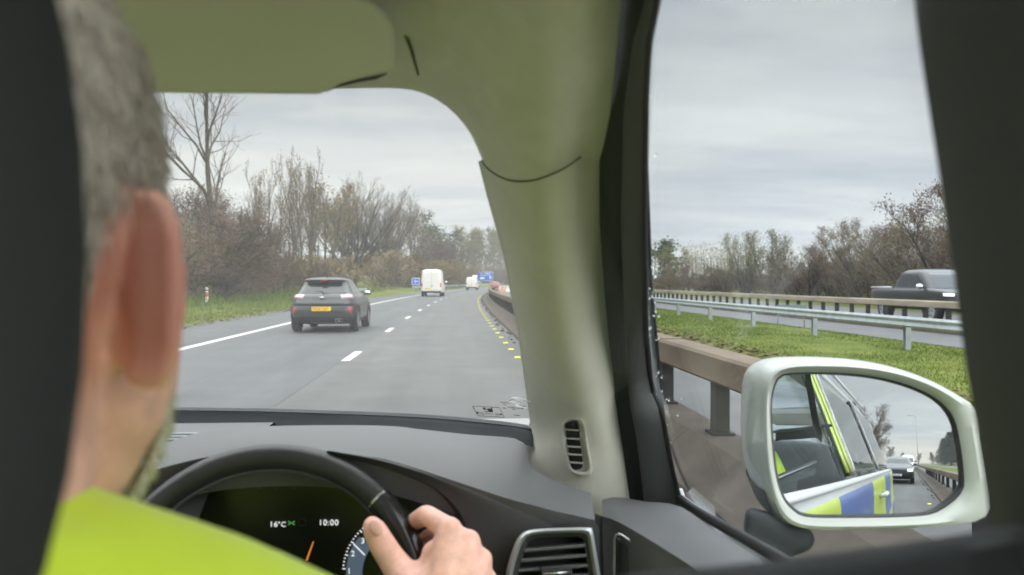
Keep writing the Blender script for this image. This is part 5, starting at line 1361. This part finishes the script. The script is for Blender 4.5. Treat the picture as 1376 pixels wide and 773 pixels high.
lib('green', *tree_mesh(29, 8.0, .2, .16, 6, 48, (13, 6, 4), .55, .25, leaves=7, lsize=.13, lrad=.32, leaf_p=.9, rmin=.012), 'bark_dark', 'twig', 'leaf_green')
lib('olive', *tree_mesh(31, 8.0, .12, .12, 6, 46, (14, 6, 3), .55, .25, stems=2, leaves=6, lsize=.12, lrad=.3, leaf_p=.85, rmin=.012), 'bark', 'twig', 'leaf_olive')
lib('lime', *tree_mesh(37, 8.0, .06, .09, 6, 40, (14, 6, 3), .56, .35, stems=5, stem_spread=.32, leaves=4, lsize=.085, lrad=.25, leaf_p=.62, rmin=.012), 'bark', 'twig', 'leaf_lime')
lib('scrub', *tree_mesh(41, 7.0, .05, .09, 6, 50, (14, 7, 5), .56, .22, stems=4, stem_spread=.3, leaves=5, lsize=.05, lrad=.2, leaf_p=.7, rmin=.010, jit=.22), 'bark_dark', 'twig_red', 'leaf_red')
lib('scrub2', *tree_mesh(43, 7.0, .05, .09, 6, 52, (14, 7, 5), .56, .20, stems=4, stem_spread=.35, leaves=5, lsize=.05, lrad=.2, leaf_p=.65, rmin=.010, jit=.24), 'bark_dark', 'twig', 'leaf_olive')
# conifer: whorls of drooping boughs
def conifer(seed, H):
    rnd = random.Random(seed); tk, cr, lf = MB(), MB(), MB(); tk.tube([(0, 0, -.3), (0, 0, H * .5), (0, 0, H)], [.18, .12, .02], 7)
    for k in range(34):
        z = H * (.12 + .86 * k / 34); ln = (H - z) * .30 + .25
        for a in range(7):
            az = a * math.tau / 7 + k * .7 + rnd.uniform(-.3, .3); d = Vector((math.cos(az), math.sin(az), rnd.uniform(-.25, .1))); l2 = ln * rnd.uniform(.7, 1.2)
            p = Vector((0, 0, z)); e = p + d * l2; cr.tube([p, e], [.025, .012], 3, caps=False)
            for t in (.35, .6, .8, 1.0): leaf_quads(lf, p.lerp(e, t), 6, .14 + .05 * l2, .13, rnd)
    return tk, cr, lf
lib('conifer', *conifer(47, 11.0), 'bark_dark', 'twig', 'leaf_conifer')
rt = random.Random(77)
def plant(key, px=None, off=None, top=None, label='', cat='tree', group=None, y=None, h=None, name=None, sx=1.0):
    """a tree at a sideways offset from the road, seen in direction px, as tall as its top in the photograph"""
    if y is None:
        d = ray(px, 379.5); m_ = d.x / d.y; y = 3.0
        while y < 480 and ((EYE.x + m_ * y) - shift(y) - off) * (1 if m_ * 10 + EYE.x > off or off < 0 else -1) * (1 if off < 0 else 1) > 0 and off < 0: y += .25
        if off > 0:
            y = 3.0
            while y < 480 and (EYE.x + m_ * y) - shift(y) < off: y += .25
    z = bank(off) - .05
    if h is None: h = EYE.z + (HORIZON - top) / CAM_F * y * (1.0 / max(ray(px, 379.5).y, .01)) ** 0 - z if False else EYE.z + (ray(px, top).z / ray(px, top).y) * y - z
    me, hs = LIB[key]; s = h / hs
    nm = name or ('shrub' if cat == 'shrub' else 'conifer_tree' if key == 'conifer' else 'tree')
    t = empty(nm, rd(off, y, z), rt.uniform(0, 6.28)); t.scale = (s * sx, s * sx, s); tag(t, label, cat, group)
    for n_, m_e in zip(('trunk', 'crown'), me): link(bpy.data.objects.new(n_, m_e), t)
    return t
GL_, GR_, GF_, GM_ = 'trees and shrubs along the left verge', 'trees and shrubs beyond the opposite carriageway', 'hazy trees around the far bend', 'trees behind the car, seen in the wing mirror'
plant('wide', 290, -14.5, 50, 'tall bare tree with widely spreading branches, above the red-brown hedge', group=GL_)
for a in [
    (('redbush', 196, -13.5, 262), 'red-brown bush beside the driver\'s ear, leftmost of the verge hedge', 1.4),
    (('redbush2', 246, -14, 252), 'dense red-brown bush under the left side of the tall bare tree', 1.35),
    (('redbush', 283, -13.5, 268), 'dark red-brown bush in front of the trunk of the tall bare tree', 1.3),
    (('redbush', 318, -14, 303), 'red-brown bush to the right of the tall bare tree\'s trunk', 1.35),
    (('redbush2', 352, -14, 322), 'olive-brown bush in the hedge left of the grey hatchback', 1.4),
    (('redbush', 384, -14.5, 336), 'dark low bush in the hedge just behind the grey hatchback\'s left side', 1.5),
    (('redbush2', 408, -15, 348), 'low brown bush at the right end of the verge hedge', 1.5)]:
    (k, px, off, top), lab, sx = a; plant(k, px, off, top, lab, 'shrub', GL_, sx=sx)
for a in [
    (('redbush', 225, -18, 232), 'taller russet shrub rising at the back of the hedge beside the driver\'s ear', 1.2),
    (('redbush', 265, -18, 248), 'taller russet shrub rising behind the hedge left of the bare trunk', 1.2),
    (('redbush2', 305, -18.5, 288), 'taller brownish shrub rising behind the hedge right of the bare trunk', 1.2),
    (('redbush', 340, -19, 314), 'brown shrub at the back of the hedge below the slim yellow-leaved trees', 1.3),
    (('lowyellow', 432, -14, 338), 'yellow-brown bush just above the roof of the grey hatchback', 1.3),
    (('lowyellow', 462, -15, 340), 'orange-brown bush at the foot of the rounded dark tree', 1.3),
    (('lowyellow', 508, -14.5, 332), 'golden bush right of the rounded dark tree, above the verge rail', 1.4),
    (('lowyellow', 538, -15, 335), 'orange bush left of the nearer white van', 1.4),
    (('redbush2', 524, -17, 315), 'brownish shrub in the gap behind the golden bushes', 1.3),
    (('redbush', 565, -16, 318), 'reddish shrub behind the small blue sign', 1.4)]:
    (k, px, off, top), lab, sx = a; plant(k, px, off, top, lab, 'shrub', GL_, sx=sx)
for a in [
    (('slim2', 330, -17.5, 246), 'twiggy bare tree filling the gap right of the tall bare tree', 1.1),
    (('slim', 355, -16, 205), 'slim upright tree with sparse yellow leaves, nearest the tall bare tree', 1),
    (('slim2', 384, -17, 208), 'slim multi-stemmed tree with thin twigs behind the hedge\'s right end', 1),
    (('slim', 410, -16, 196), 'tall slim tree with a haze of yellow leaves above the hatchback\'s left edge', 1),
    (('yellow', 437, -15, 235), 'golden-leaved tree between the slim trees and the rounded dark tree', 1),
    (('slim2', 452, -19, 232), 'thin bare tree behind the golden-leaved tree', 1),
    (('vase', 474, -13.5, 230), 'rounded dark tree with two trunks and a fan of fine bare branches', .95),
    (('vase', 512, -17, 246), 'second fan-shaped bare tree, just right of the rounded dark one', .9),
    (('slim2', 545, -16, 268), 'brown twiggy tree right of the fan-shaped trees', 1.2)]:
    (k, px, off, top), lab, sx = a; plant(k, px, off, top, lab, 'tree', GL_, sx=sx)
for a in [
    (('far', 568, -15, 282), 'pale bare-topped tree above the left edge of the nearer white van', 1),
    (('far2', 588, -16, 296), 'grey-green tree straight above the nearer white van', 1.1),
    (('far2', 604, -14, 303), 'dark olive tree between the two white vans', 1.2),
    (('far', 620, -15, 302), 'hazy olive tree just left of the smaller white van', 1.1),
    (('far2', 634, -22, 308), 'hazy dark tree straight above the smaller white van', 1.1),
    (('far', 650, -20, 306), 'hazy olive tree behind the blue motorway sign', 1.1),
    (('far2', 668, -20, 302), 'hazy tree right of the blue motorway sign, beside the olive pillar', 1.2),
    (('far', 690, -26, 305), 'hazy tree partly hidden by the olive windscreen pillar', 1.2)]:
    (k, px, off, top), lab, sx = a; plant(k, px, off, top, lab, 'tree', GF_, sx=sx)
for a in [
    (('green', 892, 25, 316), 'dark green leafy tree at the left edge of the side window', 'tree', 1.9),
    (('olive', 918, 26, 328), 'olive-yellow tree beside the dark green tree', 'tree', 1.3),
    (('lowyellow', 892, 23, 368), 'small orange bush low beside the side window\'s left edge', 'shrub', 1.5),
    (('scrub', 925, 24, 352), 'reddish shrub below the olive-yellow tree', 'shrub', 1.4),
    (('redbush', 950, 24, 356), 'wine-red shrub right of the olive-yellow tree', 'shrub', 1.5),
    (('scrub2', 975, 25, 346), 'brown thin shrub left of the lime-leaved tree', 'shrub', 1.2),
    (('lime', 1003, 24, 308), 'lime-leaved multi-stemmed tree with bare tips above the brown barrier', 'tree', 1.1),
    (('lime', 1036, 25, 306), 'pale bare-topped tree just right of the lime-leaved tree', 'tree', 1.0),
    (('scrub2', 1064, 24, 342), 'low brown shrub in the dip between the taller trees', 'shrub', 1.3),
    (('scrub', 1090, 24, 325), 'thin reddish tree right of the dip in the tree line', 'tree', 1.1),
    (('scrub2', 1118, 25, 318), 'twiggy grey-brown tree left of the tall brown group', 'tree', 1.1),
    (('scrub', 1140, 24, 290), 'tall brown twiggy tree left of the pickup', 'tree', 1.0),
    (('scrub2', 1170, 24, 288), 'tall grey-brown tree above the tail of the pickup', 'tree', 1.0),
    (('scrub', 1203, 24, 292), 'reddish-brown tree straight above the pickup cab', 'tree', 1.05),
    (('scrub2', 1232, 23.5, 286), 'grey-brown tree above the bonnet of the pickup', 'tree', 1.1),
    (('scrub', 1268, 22.5, 236), 'tallest brown tree, leaning in beside the dark centre pillar', 'tree', .9),
    (('scrub2', 1300, 22.5, 250), 'brown tree mostly hidden behind the dark centre pillar', 'tree', 1.0)]:
    (k, px, off, top), lab, cat, sx = a; plant(k, px, off, top, lab, cat, GR_, sx=sx)
UND = ['tangled low undergrowth shrub between the trees beyond the opposite carriageway', ]
for i, (px, top) in enumerate([(880, 362), (912, 364), (940, 366), (968, 364), (995, 362), (1022, 358), (1050, 360), (1078, 356), (1104, 352), (1130, 348), (1156, 345), (1182, 342), (1208, 340), (1234, 338), (1258, 335), (1284, 330)]):
    plant(('redbush2', 'redbush')[i % 2], px, 26.5 + (i % 3) * .8, top, UND[0], 'shrub', 'undergrowth beyond the opposite carriageway', sx=1.7)
for i, (px, off, top) in enumerate([(555, -13, 340), (572, -13.5, 344), (588, -13, 348), (602, -12.5, 352), (616, -13, 353), (622, -16, 356), (650, -24, 358), (668, -24, 356), (676, -15, 354), (690, -16, 352)]):
    plant(('redbush2', 'lowyellow', 'redbush')[i % 3], px, off, top, 'hazy brown undergrowth shrub below the far trees at the bend', 'shrub', 'undergrowth along the far bend', sx=1.9)
# behind the car: seen in the wing mirror and in the car's own side glass
for i, (off, y, h, k) in enumerate([(-9.5, -58, 15, 'scrub'), (-10.5, -68, 14, 'scrub'), (-10, -80, 13, 'olive'), (-12, -52, 13, 'far'), (-12, -95, 12, 'far2'), (-13, -112, 12, 'far'), (-13, -130, 11, 'far2'), (-10, -175, 11, 'far'), (-4, -215, 9, 'far2'), (8, -230, 9, 'far'), (16, -200, 9, 'far2')]):
    plant(k, off=off, y=y, h=h, label='brown tree on the verge behind the car, left of the road in the wing mirror' if i < 8 else 'far hazy tree closing the road behind the car in the wing mirror', group=GM_)
for i, (off, y, h) in enumerate([(22.5, -118, 15), (24, -128, 18), (22.5, -137, 17), (24, -147, 19), (22.5, -158, 18), (24, -170, 18), (22.5, -186, 17), (24, -205, 17)]):
    plant('conifer', off=off, y=y, h=h, label='dark conifer in the row right of the road in the wing mirror', group='conifers behind the car, seen in the wing mirror', sx=1.5)
for i, (off, y, h, k) in enumerate([(24, 16, 4.5, 'scrub2'), (24, 9, 5.5, 'green'), (25, 2, 5, 'olive'), (24, -5, 5.5, 'green'), (25, -12, 5, 'scrub2'), (24, -20, 6, 'olive'), (24, -27, 7.5, 'green')]):
    plant(k, off=off, y=y, h=h, label='tree beyond the opposite carriageway, mirrored in the police car\'s side windows', group='trees mirrored in the side windows', sx=1.3)
# far wood closing the bend
wd = MB(); rnd = random.Random(55)
for _ in range(130):
    a = rnd.random(); x = -40 + 210 * a; y = 345 + rnd.uniform(0, 60); h = rnd.uniform(12, 20)
    wd.tube([(x, y, 1), (x + rnd.uniform(-1, 1), y, h * .8)], [.3, .1], 4, caps=False)
    for k in range(26):
        leaf_quads(wd, Vector((x + rnd.gauss(0, 2.4), y + rnd.gauss(0, 2), h * rnd.uniform(.12, 1.0))), 7, .8, .34, rnd)
tag(wd.build('distant_wood', M['leaf_olive'], smooth=False, recalc=False), 'hazy distant wood closing the view beyond the bend', 'wood', kind='stuff')
# tall lamp column behind the car
t = empty('lamp_column', rd(3.2, -72, 0)); tag(t, 'tall thin lamp column behind the car, seen against the sky in the wing mirror', 'street lamp')
q = MB(); q.tube([(0, 0, -.2), (0, 0, 3), (0, 0, 12.5)], [.11, .09, .05], 10); q.build('column', M['galv'], t)
q = MB(); q.tube([(0, 0, 12.5), (-.3, 0, 12.75), (-1.3, 0, 12.85)], [.05, .04, .035], 8); q.build('arm', M['galv'], t)
q = MB(); q.ell((-1.6, 0, 12.83), (.38, .13, .07)); q.build('lantern', M['galv'], t)
# thin damp air over the whole place: one closed box round camera and scene, even density
hz = MB(); hz.box((0, 900, 15.5), (2480, 3300, 33)); hzo = hz.build('haze', M['black'], smooth=False)
hm = bpy.data.materials.new('haze'); hm.use_nodes = True; t_h = hm.node_tree; t_h.nodes.clear()
pv = t_h.nodes.new('ShaderNodeVolumePrincipled'); pv.inputs['Color'].default_value = (.88, .89, .90, 1)
pv.inputs['Density'].default_value = .0006; pv.inputs['Anisotropy'].default_value = .2
oh = t_h.nodes.new('ShaderNodeOutputMaterial'); t_h.links.new(pv.outputs[0], oh.inputs['Volume'])
hzo.data.materials[0] = hm; tag(hzo, kind='stuff')
